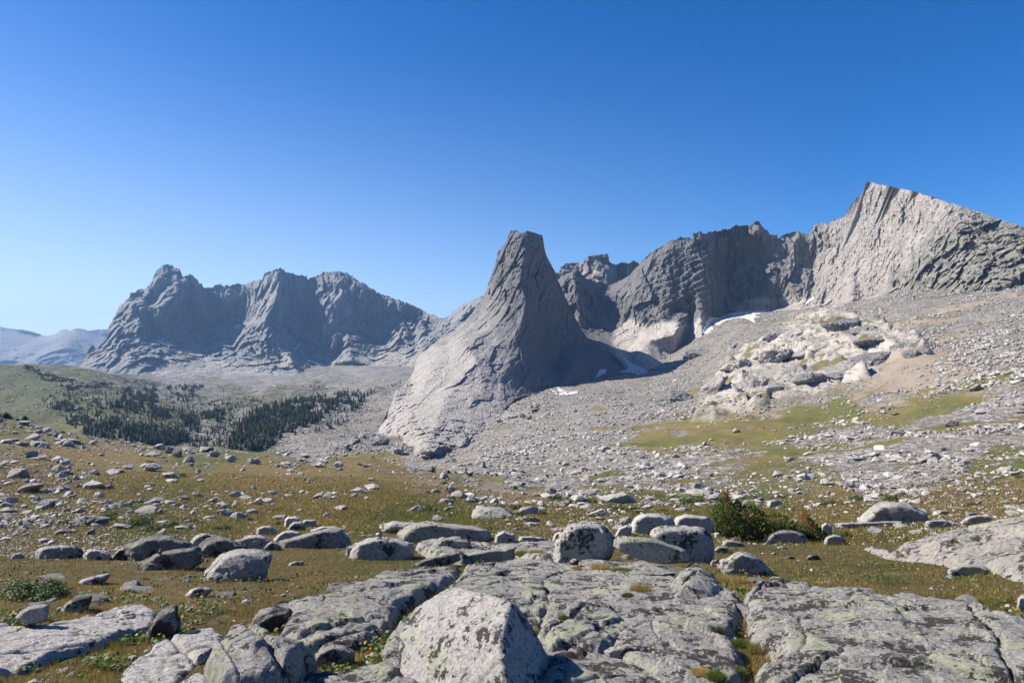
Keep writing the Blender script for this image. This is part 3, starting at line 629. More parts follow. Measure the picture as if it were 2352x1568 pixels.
def disp_w(p, U, V, t):
    tt = np.minimum(1, t*14+.12).ravel()
    u, v = U.ravel(), V.ravel()
    rub = sstep(0, 45, (u-1935)+(v-760)*.55) # rubble slope right of the face
    rub = sstep(-20, 30, (u-2190)+(v-520)*1.05)
    w = p+fbm(p/60, 3, 40)[:, None]*9
    lf = 1-.74*sstep(1860, 1960, u)*(1-rub)
    a = -ridged(w*np.array([1, 1, .3])/110, 3, 3, .5)*12*tt*lf*(1-.5*rub)
    b = facets(w*np.array([1/30., 1/30., 1/85.]), 5, .9, .8)*7.5*lf*(1+.4*rub)+facets(w*np.array([1/12., 1/12., 1/26.]), 8, .9, .8)*3.2*(lf+.7*rub)+facets(w/np.array([5., 5., 8.]), 18)*1.3*(1+1.0*rub)
    # right face: plates that lean up to the right
    r = np.stack([(w[:, 1]*.8+w[:, 2]*.6)/13, w[:, 0]/40, (-w[:, 1]*.6+w[:, 2]*.8)/44], -1)
    c = facets(r, 21, .9, .9)*1.4*sstep(1850, 1950, u)*(1-rub)
    dome = np.exp(-((u-1590)/110)**2-((v-650)/95)**2)
    sx = (w[:, 2]-.55*w[:, 0])/14+.9*fbm(p/90, 2, 9); fr = sx-np.floor(sx); arcs = -np.where(fr < .88, fr/.88, (1-fr)/.12)*5*dome
    pol = sstep(700, 800, v)*sstep(1700, 1640, u)
    return (a+b*(1-.75*pol)+c+arcs)*np.maximum(tt, .15)
def mk_w(U, V, Wp):
    n = fbm(Wp.reshape(-1, 3)/45, 4, 2).reshape(U.shape)
    pol = [(1400,800),(1410,760),(1450,730),(1490,745),(1520,735),(1570,742),(1622,722),(1628,760),(1600,870),(1480,885),(1440,850)]
    pol2 = [(1690,720),(1710,690),(1750,680),(1830,680),(1900,690),(1960,700),(1960,730),(1690,740)]
    g = np.maximum(sstep(-6, 8, sdist(pol, U, V)+n*14), sstep(-6, 8, sdist(pol2, U, V)+n*10)*.8)
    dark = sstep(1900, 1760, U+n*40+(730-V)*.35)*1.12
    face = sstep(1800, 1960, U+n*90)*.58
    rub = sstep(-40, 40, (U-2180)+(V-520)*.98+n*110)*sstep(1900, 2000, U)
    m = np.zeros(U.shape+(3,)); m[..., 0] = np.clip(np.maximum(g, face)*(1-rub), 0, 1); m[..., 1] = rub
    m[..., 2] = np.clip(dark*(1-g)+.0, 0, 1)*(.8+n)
    return m
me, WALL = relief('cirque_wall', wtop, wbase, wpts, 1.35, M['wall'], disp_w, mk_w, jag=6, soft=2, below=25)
tag(link('mountain', me), 'curved granite cirque wall rising to the pale pointed right-hand peak', kind='structure')

# --- the central tower
ptop = Rl(2, [(160,1520),(200,1440),(235,1370),(285,1270),(310,1185),(370,1150),(405,1105),(430,1060),(438,1010),(470,950),(530,890),(590,840),(650,820),(690,795),(740,760),(800,700),(840,650),(890,580),(912,530),(930,480),(950,420),(975,360),(985,300),(1000,255),(1040,208),(1058,180),(1065,148),(1082,124),(1110,122),(1126,119),(1135,135),(1152,142),(1165,135),(1195,128),(1240,132),(1262,145),(1292,155),(1298,180),(1306,232),(1320,290),(1350,345),(1375,390),(1395,450),(1420,505),(1450,575),(1480,645),(1510,700),(1560,790),(1620,870),(1700,930),(1760,960),(1830,1020),(1865,1075),(1900,1110)])
pbase = Rl(2, [(150,1530),(200,1500),(380,1560),(520,1580),(700,1560),(830,1530),(880,1450),(960,1385),(1000,1330),(1030,1250),(1110,1175),(1180,1150),(1330,1200),(1400,1170),(1560,1150),(1700,1120),(1860,1080),(1900,1115)])
ppts = Rl(2, [(160,1520,800),(200,1440,850),(310,1185,1010),(405,1105,1090),(470,950,1180),(590,840,1250),(650,820,1260),(740,760,1250),(800,700,1245),(890,580,1245),(930,480,1232),(975,360,1212),(1000,255,1195),(1065,148,1172),(1126,119,1165),(1195,128,1160),(1262,145,1192),(1292,155,1215),(1306,232,1235),(1350,345,1285),(1395,450,1325),(1450,575,1365),(1510,700,1390),(1620,870,1345),(1760,960,1260),(1865,1075,1190),(1900,1110,1180),
   (1135,160,1152),(1178,300,1138),(1146,450,1130),(1192,600,1112),(1160,750,1100),(1118,860,1084),(1165,950,1076),(1240,1040,1072),(1330,1180,1062),(1290,1100,1068),
   (1050,300,1168),(1080,450,1155),(1060,600,1145),(1000,700,1140),(900,800,1125),(780,900,1060),(1000,900,1075),(850,1000,1010),(650,950,1100),(560,1050,1040),(450,1250,930),(700,1150,950),(900,1150,960),(1050,1050,1020),(1030,1250,925),(800,1300,840),(600,1350,780),(400,1400,770),(250,1480,790),(200,1520,790),(380,1570,670),(520,1590,590),(700,1570,625),(850,1500,690),(960,1390,800),(1180,1160,1020),(1100,1180,985),(340,1250,970),(420,1180,1020),
   (1255,350,1222),(1290,600,1262),(1320,800,1262),(1380,1000,1190),(1450,900,1275),(1400,1160,1075),(1560,1150,1100),(1500,1020,1140),(1700,1120,1120),(1650,1000,1200),(1240,800,1178),(1262,950,1140),(1100,380,1150),(1060,480,1160),(1075,590,1142)])
def disp_p(p, U, V, t):
    tt = np.minimum(1, t*14+.12).ravel()
    u, v = U.ravel(), V.ravel()
    up = sstep(780, 620, v); 
    w = p+fbm(p/45, 3, 40)[:, None]*7
    a = -ridged(w*np.array([1, 1, .3])/75, 3, 3, .5)*(4+6*up)*tt
    rgt = sstep(1180, 1215, u)
    ca, sa = math.cos(.62), math.sin(.62)
    r = np.stack([(w[:, 0]*ca-w[:, 2]*sa)/8, w[:, 1]/22, (w[:, 0]*sa+w[:, 2]*ca)/42], -1)
    r2 = np.stack([w[:, 0]/9, w[:, 1]/9, w[:, 2]/34], -1)
    rr = r*(1-up)[:, None]+r2*up[:, None] if False else r
    b = facets(r, 5, .9, .9)*(1.7+3.0*up)+facets(r*.42+5, 7, .9, .8)*(3.2+6.0*up)+facets(w/np.array([4., 4., 7.]), 8)*(.45+.7*up)
    toe = np.maximum(sstep(930, 1000, v-.12*(u-1000)), sstep(985, 930, u-.25*(v-900)))
    c = facets(w/np.array([14., 14., 6.]), 15, .9, .9)*4.2*toe+facets(w/np.array([6., 6., 3.]), 16)*1.6*toe
    return a+(b+c)*np.maximum(tt, .2)+fbm(p/90, 2, 3)*8*tt
def mk_p(U, V, Wp):
    n = fbm(Wp.reshape(-1, 3)/35, 4, 2).reshape(U.shape)
    g = sstep(700, 860, V+n*90+.25*(1050-U))*sstep(1230, 1140, U+n*20)*.6
    m = np.zeros(U.shape+(3,)); m[..., 0] = g
    m[..., 2] = np.clip(sstep(800, 640, V+n*110+.25*(U-1150))*.8+1.1*sstep(1130, 1190, U+n*40), 0, 1.1)*(1-.6*g)  # upper rock weathered dark; right of the arete, shade painted into the colour
    return m
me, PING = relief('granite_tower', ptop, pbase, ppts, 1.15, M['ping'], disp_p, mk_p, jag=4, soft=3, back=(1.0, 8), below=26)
tag(link('mountain', me), 'steep flat-topped granite tower with long pale slabs, centre of the view', kind='structure')

#STAGE2
# ------------------------------------------------------------------ rock building kit
def ico(n):
    bm = bmesh.new(); bmesh.ops.create_icosphere(bm, subdivisions=n, radius=1)
    V = np.array([v.co[:] for v in bm.verts]); Fc = np.array([[v.index for v in f.verts] for f in bm.faces]); bm.free()
    return V, Fc
ICO = {n: ico(n) for n in (1, 2, 3, 4, 5, 6)}
def hull_rock(pts, sub=4, rough=.03, seed=0, soft=1.0, freq=1.0, flute=0.0):
    """a stone: convex hull of pts, corners worn round, surface roughened. Returns V, F"""
    pts = np.asarray(pts, float); c = (pts.max(0)+pts.min(0))/2; size = (pts.max(0)-pts.min(0)); s = float(np.cbrt(np.prod(size)))
    bm = bmesh.new()
    for p in pts: bm.verts.new((p-c)/s)
    bm.verts.ensure_lookup_table()
    r = bmesh.ops.convex_hull(bm, input=bm.verts); bm.faces.ensure_lookup_table()
    N = np.array([f.normal[:] for f in bm.faces]); C0 = np.array([f.verts[0].co[:] for f in bm.faces]); bm.free()
    if (N*C0).sum(1).mean() < 0: N = -N
    h = (N*C0).sum(1); k = h > 1e-3; N, h = N[k], h[k]
    D, Fc = ICO[sub]
    asp = size/s; D = D*asp; D = D/np.linalg.norm(D, axis=1, keepdims=True)
    g = np.maximum(D@N.T, 0)/h[None, :]
    e = 34.0/soft
    gm = g.max(1, keepdims=True)
    rr = 1.0/(gm[:, 0]*((g/gm)**e).sum(1)**(1/e))
    rr *= (1+.35/e)
    V = D*rr[:, None]
    o = seed*3.71
    V = V*(1+rough*(1.7*fbm(V*1.7*freq+o, 3, 1)+1.1*ridged(V*3*freq+o, 4, 4)*.6-1.0*cracks(V*1.3*freq+o, 5, .04)+.8*fbm(V*11*freq+o, 3, 2)+(1.3*facets(V*2.6*freq+o, seed, .9, .8)+.6*facets(V*6.5*freq+o, seed+3, .9, .8) if sub > 3 else 0))[:, None])
    return V*s+c, Fc
def rand_hull(rng, n=22, flat=1.0, boxy=.5):
    p = rng.normal(size=(n, 3)); p /= np.linalg.norm(p, axis=1, keepdims=True)
    b = p/np.abs(p).max(1, keepdims=True)
    p = p*(1-boxy)+b*boxy*.8
    return p*np.array([1, .8, .62*flat])*rng.uniform(.8, 1.08, (n, 1))

M['stone'] = mat_lichen('granite_stone', (.34, .33, .31), (.45, .43, .405), .22, .03, .1, .9, .55, 3.0, per=True)
M['stone_near'] = mat_lichen('granite_boulder_lichen', (.42, .405, .39), (.50, .48, .46), .46, .22, .25, 2.6, .7, 2.4, per=True)
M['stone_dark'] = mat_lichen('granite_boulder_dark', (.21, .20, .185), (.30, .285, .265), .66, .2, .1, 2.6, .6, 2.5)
M['hero'] = mat_lichen('granite_hero', (.54, .515, .50), (.62, .58, .56), .60, .42, .75, 4.6, .5, 2.0)
M['spot'] = mat_lichen('granite_spotted', (.52, .50, .485), (.60, .56, .54), .80, .50, .15, 3.6, .6, 2.4)
M['slab'] = mat_lichen('granite_slab', (.40, .385, .37), (.48, .46, .44), .58, .46, .5, 4.6, .8, 2.4)
M['slab_green'] = mat_lichen('granite_slab_green', (.40, .385, .37), (.47, .45, .43), .60, .56, .5, 4.8, .8, 2.4)
M['slab_plain'] = mat_lichen('granite_slab_plain', (.38, .365, .35), (.46, .435, .415), .15, .05, .25, 2.5, .8, 1.0)
M['slab_pink'] = mat_lichen('granite_slab_pink', (.40, .365, .34), (.46, .42, .395), .55, .45, .1, 2.6, .7, 2.4)

ROCKXY = []      # footprints used to keep grass off (x, y, r)
def hero(k, sil, mat, label, thick=.42, base=None, cat='boulder', group=None, sub=5, rough=.03, extra=(), dy=0.0, name='boulder', soft=.55, bury=.12, front=.78, lift=0.0, seed=None, y=None):
    """a stone with a traced outline given its own distance and thickness; extra = (x, y, depth offset in widths)"""
    S = [R(k, a, b) for a, b in sil]
    us = [p[0] for p in S]; vs = [p[1] for p in S]
    bu = (min(us)+max(us))/2; bv = max(vs)
    if y is None: g = hit(bu, bv, lift); d0 = g[1]
    else: d0 = y
    w = (max(us)-min(us))/F*d0
    d0 = d0+thick*w*.6+dy
    cu, cv = sum(us)/len(us), sum(vs)/len(vs)
    pts = []
    for u, v in S: pts.append(U2W(np.float64(u), np.float64(v), d0))
    for u, v in S:
        uu, vv = cu+(u-cu)*front, cv+(v-cv)*front
        pts.append(U2W(np.float64(uu), np.float64(vv+ (bv-cv)*.12), d0-thick*w*.8))
        pts.append(U2W(np.float64(cu+(u-cu)*.75), np.float64(cv+(v-cv)*.6), d0+thick*w*.8))
    zb = min(p[2] for p in pts)
    for p in list(pts):
        if p[2] < zb+.25*w: pts.append(p+np.array([0, 0, -bury*w]))
    for ex in extra:
        u, v = R(k, ex[0], ex[1]); pts.append(U2W(np.float64(u), np.float64(v), d0+ex[2]*w))
    V, Fc = hull_rock(np.array(pts), sub, rough, seed if seed is not None else int(bu*7+bv) % 97, soft)
    c = np.array([V[:, 0].mean(), V[:, 1].mean(), V[:, 2].min()])
    me = mesh_from(name, V-c, Fc, 3, mat)
    o = link(name, me); o.location = c; tag(o, label, cat, group)
    ROCKXY.append((c[0], c[1], w*.5))
    return o

SLABS = []
def fine_j(p): return fbm(np.asarray(p)*9, 3, 15)
def slab(k, outline, H0, edge, mat, label, cell=None, tilt=(0, 0), round_=.55, sink=.12, rough=1.0, group=None, lift=None, seed=0, cat='rock slab', wob=.8):
    """a bedrock slab: traced outline on the ground, own thickness, worn edges, surface relief"""
    H = H0*.52; sink = min(sink, .08)
    pu = [R(k, a, b) for a, b in outline]
    poly = [tuple(hit(u, v, H*.75 if lift is None else lift)[:2]) for u, v in pu]
    xs = [p[0] for p in poly]; ys = [p[1] for p in poly]
    cx, cy = sum(xs)/len(xs), sum(ys)/len(ys)
    ext = max(max(xs)-min(xs), max(ys)-min(ys))
    cell = cell or max(.012, ext/330)
    m = 4*cell+.05
    X, Y = np.meshgrid(np.arange(min(xs)-m, max(xs)+m, cell), np.arange(min(ys)-m, max(ys)+m, cell))
    p3 = np.stack([X, Y, 0*X+seed], -1).reshape(-1, 3)
    wx = fbm(p3*2.2, 4, 3+seed).reshape(X.shape)*.10*wob; wy = fbm(p3*2.2, 4, 8+seed).reshape(X.shape)*.10*wob
    wx = wx+fbm(p3*11, 3, 6+seed).reshape(X.shape)*.03*wob
    d = sdist(poly, X+wx, Y+wy)+.035*max(1, min(ys)/7)
    G = gz(X.ravel(), Y.ravel()).reshape(X.shape)
    t = np.clip(d/edge, 0, 1)
    t = np.clip(d/(edge*.62), 0, 1); prof = 1-(1-t)**(1/(1-round_)) if round_ < .95 else t
    dome = np.clip(d/(ext*.3), 0, 1)**.7
    h = -sink+(H*.72+sink)*prof+H*.28*dome*(d > 0)
    h = np.where(d > 0, h, -sink)
    top = (d > 0)*prof
    z = G+h+top*rough*(.040*fbm(p3*1.3, 4, 11+seed)+.022*ridged(p3*np.array([3.5, 5, 1]), 4, 5+seed)+.012*fbm(p3*14, 3, 2)+.020*facets((p3+fbm(p3*2, 2, 9)[:, None]*.12)*np.array([2.2, 1.6, 1]), 5+seed, .9, .8)+.008*facets(p3*np.array([7, 5, 1.]), 6+seed, .9, .8)).reshape(X.shape)
    cr = cracks(p3*np.array([.9, .6, 1])+seed, 3, .010)*.018+cracks(p3*np.array([1.7, 1.2, 1])+seed*2+7, 4, .012)*.012
    z = z-top*cr.reshape(X.shape)*rough
    jr = np.random.default_rng(seed+5); jw = fbm(p3*1.1+4, 3, 77).reshape(X.shape)
    for _ in range(3 if ext > 1.2 else 1):
        th = jr.uniform(0, 3.14); q = ((X-cx)*math.cos(th)+(Y-cy)*math.sin(th))/(ext*jr.uniform(.35, .6))+jr.uniform(0, 1)+.05*jw+.012*fine_j(p3).reshape(X.shape)
        fq = np.abs(q-np.round(q))*ext*.45; z = z-top*min(.045, H*.6)*np.exp(-(fq/.016)**2)-top*min(.02, H*.12)*(np.floor(q+.5) % 2)
    z += top*(tilt[0]*(X-cx)+tilt[1]*(Y-cy))
    ok = d > -2.5*cell
    Fq = gridfaces(*X.shape); keep = ok.ravel()[Fq].any(1); Fq = Fq[keep]
    used = np.unique(Fq); mp = np.full(X.size, -1); mp[used] = np.arange(len(used))
    V = np.stack([X, Y, z], -1).reshape(-1, 3)[used]
    c = np.array([cx, cy, float(G.mean())])
    me = mesh_from('granite_slab', V-c, mp[Fq], 4, mat)
    o = link('granite_slab', me); o.location = c; tag(o, label, cat, group)
    SLABS.append((poly, X, Y, z, d, edge))
    return o
def on_slab(x, y):
    """is world point on a slab (with a small margin)"""
    r = np.zeros(x.shape, bool)
    for poly, *_ in SLABS: r |= pip(poly, x, y)
    return r

# ------------------------------------------------------------------ foreground slabs
slab(0, [(1100,1335),(1200,1300),(1300,1290),(1400,1285),(1520,1292),(1600,1315),(1655,1345),(1688,1370),(1680,1440),(1690,1500),(1700,1660),(1120,1660),(1170,1540),(1230,1440),(1220,1390),(1120,1370)], .12, .3, M['slab'], 'low speckled bedrock floor between the lichen domes', seed=21, rough=.9)
slab(7, [(-300,720),(0,700),(110,742),(260,722),(380,690),(560,640),(700,605),(800,592),(900,595),(970,618),(950,680),(900,765),(800,775),(700,795),(600,842),(520,872),(330,925),(200,972),(0,1020),(-300,1080)], .12, .12, M['slab_plain'], 'long smooth pale slab at the left edge with loose chips on it', seed=1, rough=.6)
slab(7, [(795,1020),(830,960),(890,905),(960,850),(1060,815),(1180,785),(1340,760),(1400,790),(1330,900),(1330,1040),(1420,1110),(1420,1220),(850,1220),(815,1090)], .10, .10, M['slab_plain'], 'smooth grey slab at the bottom left with an unlichened top', seed=2, rough=.6)
slab(8, [(165,745),(240,690),(275,640),(200,600),(330,560),(470,530),(560,490),(640,450),(720,420),(800,392),(1000,362),(1180,343),(1312,350),(1290,400),(1200,455),(1100,515),(1000,565),(920,630),(845,720),(740,770),(640,812),(500,825),(350,822),(230,790)], .26, .16, M['slab'], 'long tilted lichen slab left of the white front boulder', seed=3)
slab(8, [(20,685),(50,635),(130,610),(250,585),(330,560),(290,640),(262,640),(180,645),(90,690)], .20, .10, M['slab'], 'small rounded end of slab above the dark notched block', seed=4)
slab(8, [(822,880),(850,790),(900,710),(960,660),(1040,610),(1200,500),(1290,430),(1330,385),(1360,345),(1500,325),(1640,308),(1780,300),(1900,318),(2000,378),(1930,395),(1850,430),(1862,480),(1885,560),(1890,610),(1850,632),(1760,622),(1700,640),(1650,760),(1300,830),(1050,900),(960,960),(880,920)], .25, .15, M['slab_green'], 'broad green-crusted slab directly behind the white front boulder', seed=5)
slab(10, [(300,600),(380,570),(480,545),(600,545),(800,560),(1000,590),(1080,630),(1060,700),(900,760),(740,760),(560,780),(400,790),(330,720),(310,660)], .10, .14, M['slab'], 'dark speckled bedrock in the hollow right of the green-crusted slab', seed=6, sink=.08)
slab(8, [(1700,655),(1770,645),(1800,690),(1790,760),(1770,800),(1735,770),(1700,720)], .10, .06, M['slab'], 'little slab wedged between white boulder and lichen dome', seed=7)
slab(8, [(1815,660),(1900,625),(2000,600),(2100,588),(2200,590),(2300,605),(2352,640),(2400,700),(2330,740),(2350,800),(2250,860),(2100,880),(1900,890),(1830,840),(1810,740)], .26, .22, M['slab_green'], 'domed slab with yellow-green lichen right of the front boulder', seed=8)
slab(9, [(-20,720),(30,690),(100,650),(200,600),(260,570),(330,555),(450,550),(600,562),(670,600),(690,660),(670,760),(620,830),(560,850),(600,880),(700,960),(720,1100),(690,1230),(150,1230),(120,1060),(-40,1000),(-120,900),(-60,800)], .20, .2, M['slab'], 'middle bedrock slab left of the grassy crack', seed=9)
slab(8, [(1800,1010),(1780,920),(1850,880),(2000,900),(2150,960),(2352,1010),(2500,1030),(2700,1050),(2800,1200),(1780,1220)], .16, .2, M['slab_green'], 'low lichen slab along the bottom edge right of the front boulder', seed=10)
slab(9, [(700,600),(702,560),(735,530),(850,510),(1000,528),(1200,540),(1400,552),(1520,592),(1620,584),(1850,608),(2050,650),(2250,718),(2352,748),(2600,830),(2700,1330),(1000,1330),(780,1180),(750,1060),(780,970),(880,950),(860,880),(780,850),(730,760),(715,680)], .34, .26, M['slab_green'], 'largest foreground slab filling the lower right corner', seed=12, cell=.014)
slab(8, [(60,1110),(200,1075),(450,1030),(700,990),(900,965),(1010,1010),(1050,1130),(1060,1250),(0,1250)], .14, .12, M['slab'], 'low slab with yellow lichen spots at the bottom edge left of the front boulder', seed=13)
slab(9, [(1370,325),(1480,330),(1560,350),(1700,385),(1760,375),(1900,380),(1960,350),(2050,330),(2352,300),(2600,290),(2700,330),(2800,520),(2352,512),(2200,465),(2050,440),(1850,412),(1700,400),(1500,372)], .25, .4, M['slab_pink'], 'low pinkish bedrock apron at the right edge beyond the grass', seed=14, cell=.035, rough=1.6)
slab(9, [(1570,335),(1660,305),(1750,284),(1900,248),(2050,213),(2200,190),(2352,170),(2600,130),(2800,150),(2800,240),(2352,262),(2180,272),(2100,290),(2030,320),(1960,355),(1880,372),(1750,345)], .40, .5, M['slab_pink'], 'raised pale slab with an undercut ledge at the right edge', seed=15, cell=.03, rough=1.3, round_=.6)
slab(8, [(1045,208),(1150,196),(1400,206),(1640,208),(1900,208),(1960,215),(1950,285),(1800,298),(1660,262),(1500,270),(1330,300),(1190,292),(1120,262)], .32, .25, M['slab_green'], 'flat lichen slab left of the tall spotted boulder', seed=16, cell=.025)
slab(10, [(1060,640),(1075,570),(1120,520),(1200,492),(1340,488),(1450,510),(1520,560),(1545,620),(1450,660),(1300,670),(1150,670)], .45, .5, M['slab_green'], 'rounded lichen dome below the overhanging plate', seed=17, round_=.4)
slab(8, [(560,60),(700,45)], .1, .1, M['slab'], '', seed=18) if False else None

# ------------------------------------------------------------------ traced boulders
H = hero
# white front boulder
hp = [(940,800,3.86),(1045,705,3.98),(1065,600,4.08),(1130,570,4.10),(1240,508,4.14),(1330,503,4.12),(1430,535,3.98),(1560,560,3.80),(1645,575,3.62),(1575,780,3.38),(1590,950,3.27),(1610,1100,3.2),(1660,620,3.95),(1705,690,4.0),(1760,800,4.0),(1805,880,4.0),(1840,1000,3.95),(1850,1150,3.85),(1700,1160,3.4),(930,920,3.76),(940,1000,3.68),(960,1150,3.6),(1250,1150,3.36),(1000,900,4.2),(1700,950,4.3),(1350,650,4.25)]
V, Fc = hull_rock(np.array([U2W(np.float64(R(8, a, b)[0]), np.float64(R(8, a, b)[1]), d) for a, b, d in hp]+[(-.45, 3.65, -.2), (.2, 3.2, -.2), (.3, 3.95, -.2), (-.45, 4.2, -.2)]), 6, .022, 5, .8, 1.3)
c = np.array([V[:, 0].mean(), V[:, 1].mean(), V[:, 2].min()])
o = link('boulder', mesh_from('boulder', V-c, Fc, 3, M['hero'])); o.location = c; tag(o, 'large white boulder with black and green lichen blotches in the centre foreground', 'boulder')
ROCKXY.append((c[0], c[1], .4))

H(10, [(358,500),(355,430),(362,370),(395,330),(430,290),(455,250),(480,232),(560,215),(650,218),(705,245),(742,272),(762,340),(778,385),(740,420),(700,450),(640,485),(560,495),(480,503),(400,506)], M['spot'], 'tall black-spotted boulder perched on the slab, right of centre', thick=.36, sub=6, rough=.035)
H(10, [(1002,320),(1015,280),(1060,255),(1150,248),(1250,252),(1330,255),(1385,280),(1420,320),(1438,370),(1435,420),(1405,480),(1350,500),(1300,480),(1200,400),(1060,360)], M['spot'], 'rounded black-spotted boulder leaning on the overhanging plate', thick=.4, sub=5, rough=.03, base=None, bury=.2)
# overhanging plate
H(10, [(765,400),(762,345),(830,330),(960,330),(1060,345),(1150,378),(1250,420),(1312,478),(1260,500),(1130,512),(1000,502),(900,470),(850,430)], M['slab_green'], 'tilted lichen plate with a black gap beneath it', thick=.30, cat='rock slab', name='granite_slab', sub=5, rough=.02, bury=-.01, lift=.16, front=.85)
H(10, [(1485,520),(1490,490),(1550,450),(1620,425),(1690,440),(1735,470),(1770,520),(1830,560),(1855,585),(1700,588),(1560,580),(1510,560)], M['spot'], 'jagged lichen boulder at the corner of the largest slab', thick=.35, rough=.05)
H(10, [(455,530),(460,500),(490,475),(525,475),(530,505),(510,545),(475,550)], M['spot'], 'fist-sized white stone tucked under the tall spotted boulder', thick=.4, sub=3)
H(10, [(1412,505),(1430,480),(1460,485),(1470,520),(1440,530),(1415,525)], M['stone_near'], 'small grey stone between the two spotted boulders and the dome', thick=.4, sub=3)
H(8, [(2225,900),(2300,860),(2360,880),(2440,860),(2490,880),(2500,960),(2440,985),(2330,960),(2250,950)], M['spot'], 'small blotched boulder lying on the slabs near the bottom edge', thick=.3, rough=.05)
H(12, [(1190,670),(1215,600),(1290,530),(1370,440),(1480,400),(1640,378),(1740,395),(1850,440),(1840,520),(1815,600),(1740,640),(1640,660),(1560,690),(1480,690),(1330,680),(1240,690)], M['stone_near'], 'big speckled boulder alone on the grass left of centre', thick=.40, rough=.03, sub=6, extra=[(1620,640,-.38),(1590,560,-.40)])
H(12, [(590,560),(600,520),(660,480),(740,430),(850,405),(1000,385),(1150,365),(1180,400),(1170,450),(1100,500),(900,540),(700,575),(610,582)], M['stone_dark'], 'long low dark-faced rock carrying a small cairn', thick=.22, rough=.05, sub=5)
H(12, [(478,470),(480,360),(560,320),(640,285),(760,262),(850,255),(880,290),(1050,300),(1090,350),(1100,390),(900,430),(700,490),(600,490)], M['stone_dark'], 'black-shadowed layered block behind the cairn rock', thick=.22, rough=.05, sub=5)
H(12, [(1075,330),(1100,290),(1160,250),(1240,235),(1320,250),(1380,300),(1370,340),(1200,360),(1110,360)], M['stone_near'], 'rounded pale boulder behind the long dark rocks', thick=.35, rough=.03)
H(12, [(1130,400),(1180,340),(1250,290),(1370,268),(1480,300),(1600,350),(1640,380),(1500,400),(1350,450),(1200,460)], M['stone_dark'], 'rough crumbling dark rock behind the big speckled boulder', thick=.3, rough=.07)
H(12, [(1480,310),(1560,280),(1640,252),(1740,255),(1810,280),(1845,310),(1820,360),(1760,390),(1640,370),(1560,340)], M['stone_near'], 'grey boulder with shaded underside behind the big speckled one', thick=.35, rough=.04)
H(12, [(1700,230),(1715,190),(1780,165),(1850,170),(1900,210),(1890,250),(1800,262),(1710,255)], M['stone_near'], 'dark grey knobbly boulder in front of the blocky pair', thick=.4, rough=.05)
H(12, [(1965,170),(1970,110),(2000,82),(2080,80),(2120,100),(2125,150),(2060,185),(1990,185)], M['stone_near'], 'left stone of the blocky pair above the meadow', thick=.4)
H(12, [(1990,215),(2020,160),(2060,130),(2130,125),(2170,160),(2175,215),(2100,222)], M['stone_near'], 'front grey stone of the blocky pair above the meadow', thick=.4)
H(12, [(2140,130),(2160,110),(2270,110),(2275,170),(2200,180),(2150,170)], M['stone'], 'square-cut pale block right of the blocky pair', thick=.4, soft=.6)
H(12, [(1860,310),(1900,260),(1960,220),(2040,210),(2120,225),(2140,250),(2000,275),(1900,300)], M['slab_plain'], 'smooth white whaleback rock in the grass', thick=.4, rough=.015, cat='rock')
H(12, [(1905,350),(1920,310),(1980,295),(2050,290),(2150,270),(2230,230),(2352,200),(2420,180),(2500,200),(2560,270),(2600,330),(2560,345),(2352,345),(2200,360),(2050,380),(1950,375)], M['stone_near'], 'wide wedge-shaped rock with a dark right end, above the grass', thick=.25, rough=.03, extra=())
H(12, [(1765,390),(1800,345),(1850,310),(1900,330),(1945,370),(1900,395),(1820,400)], M['stone_near'], 'pointed light stone left of the wedge-shaped rock', thick=.4, sub=4)
H(12, [(80,430),(130,395),(200,385),(260,400),(330,430),(360,480),(260,490),(160,490),(90,470)], M['slab_plain'], 'bright white rock at the left beside the black layered block', thick=.35, rough=.05, cat='rock')
H(12, [(330,470),(380,420),(420,385),(480,365),(500,420),(480,475),(400,490)], M['slab_pink'], 'pinkish rock leaning against the black layered block', thick=.35, rough=.04, cat='rock')
H(7, [(195,305),(230,260),(280,240),(360,232),(440,225),(490,240),(520,290),(510,315),(430,320),(300,305)], M['stone_near'], 'flat-topped grey boulder with rough dark face at the far left', thick=.3, rough=.06)
H(7, [(65,310),(85,285),(130,278),(155,300),(130,315),(80,320)], M['stone_near'], 'small dark-topped stone left of the flat-topped boulder', thick=.4, sub=4)
H(7, [(85,690),(120,650),(180,615),(250,597),(310,598),(318,640),(290,710),(240,722),(170,728),(120,710)], M['stone_near'], 'egg-shaped pale boulder resting on the left slab', thick=.38, rough=.02, soft=1.8, bury=.02, lift=.08)
H(7, [(378,640),(410,600),(460,570),(540,548),(582,548),(575,575),(540,620),(500,640),(440,655),(400,655)], M['stone_near'], 'low pale green-tinged rock right of the egg-shaped boulder', thick=.35, rough=.03)
H(7, [(280,480),(320,472),(368,480),(370,520),(330,540),(285,525)], M['stone_near'], 'small stone at the edge of the green willow patch', thick=.4, sub=4)
H(7, [(900,820),(930,770),(955,710),(1010,640),(1060,618),(1110,612),(1120,660),(1135,745),(1110,800),(1020,825),(940,830)], M['stone_dark'], 'dark wedge-shaped rock standing up between the two smooth slabs', thick=.38, rough=.03, extra=[(960,740,-.4),(1000,830,-.2)], soft=.5)
slab(7, [(1300,950),(1330,905),(1370,860),(1400,800),(1450,755),(1520,728),(1600,755),(1640,790),(1720,805),(1860,830),(1960,840),(1968,862),(1890,885),(1840,950),(1750,1020),(1700,1075),(1600,1085),(1490,1100),(1400,1090),(1340,1020)], .52, .10, M['slab'], 'thick lichen-covered block with a shaded lower edge at bottom left', seed=31, cell=.008)
H(8, [(20,760),(35,715),(110,672),(180,645),(255,628),(270,655),(230,690),(175,735),(100,770),(50,785)], M['stone_dark'], 'dark notched block between the tilted slab and the lichen block', thick=.32, rough=.04, cat='rock')
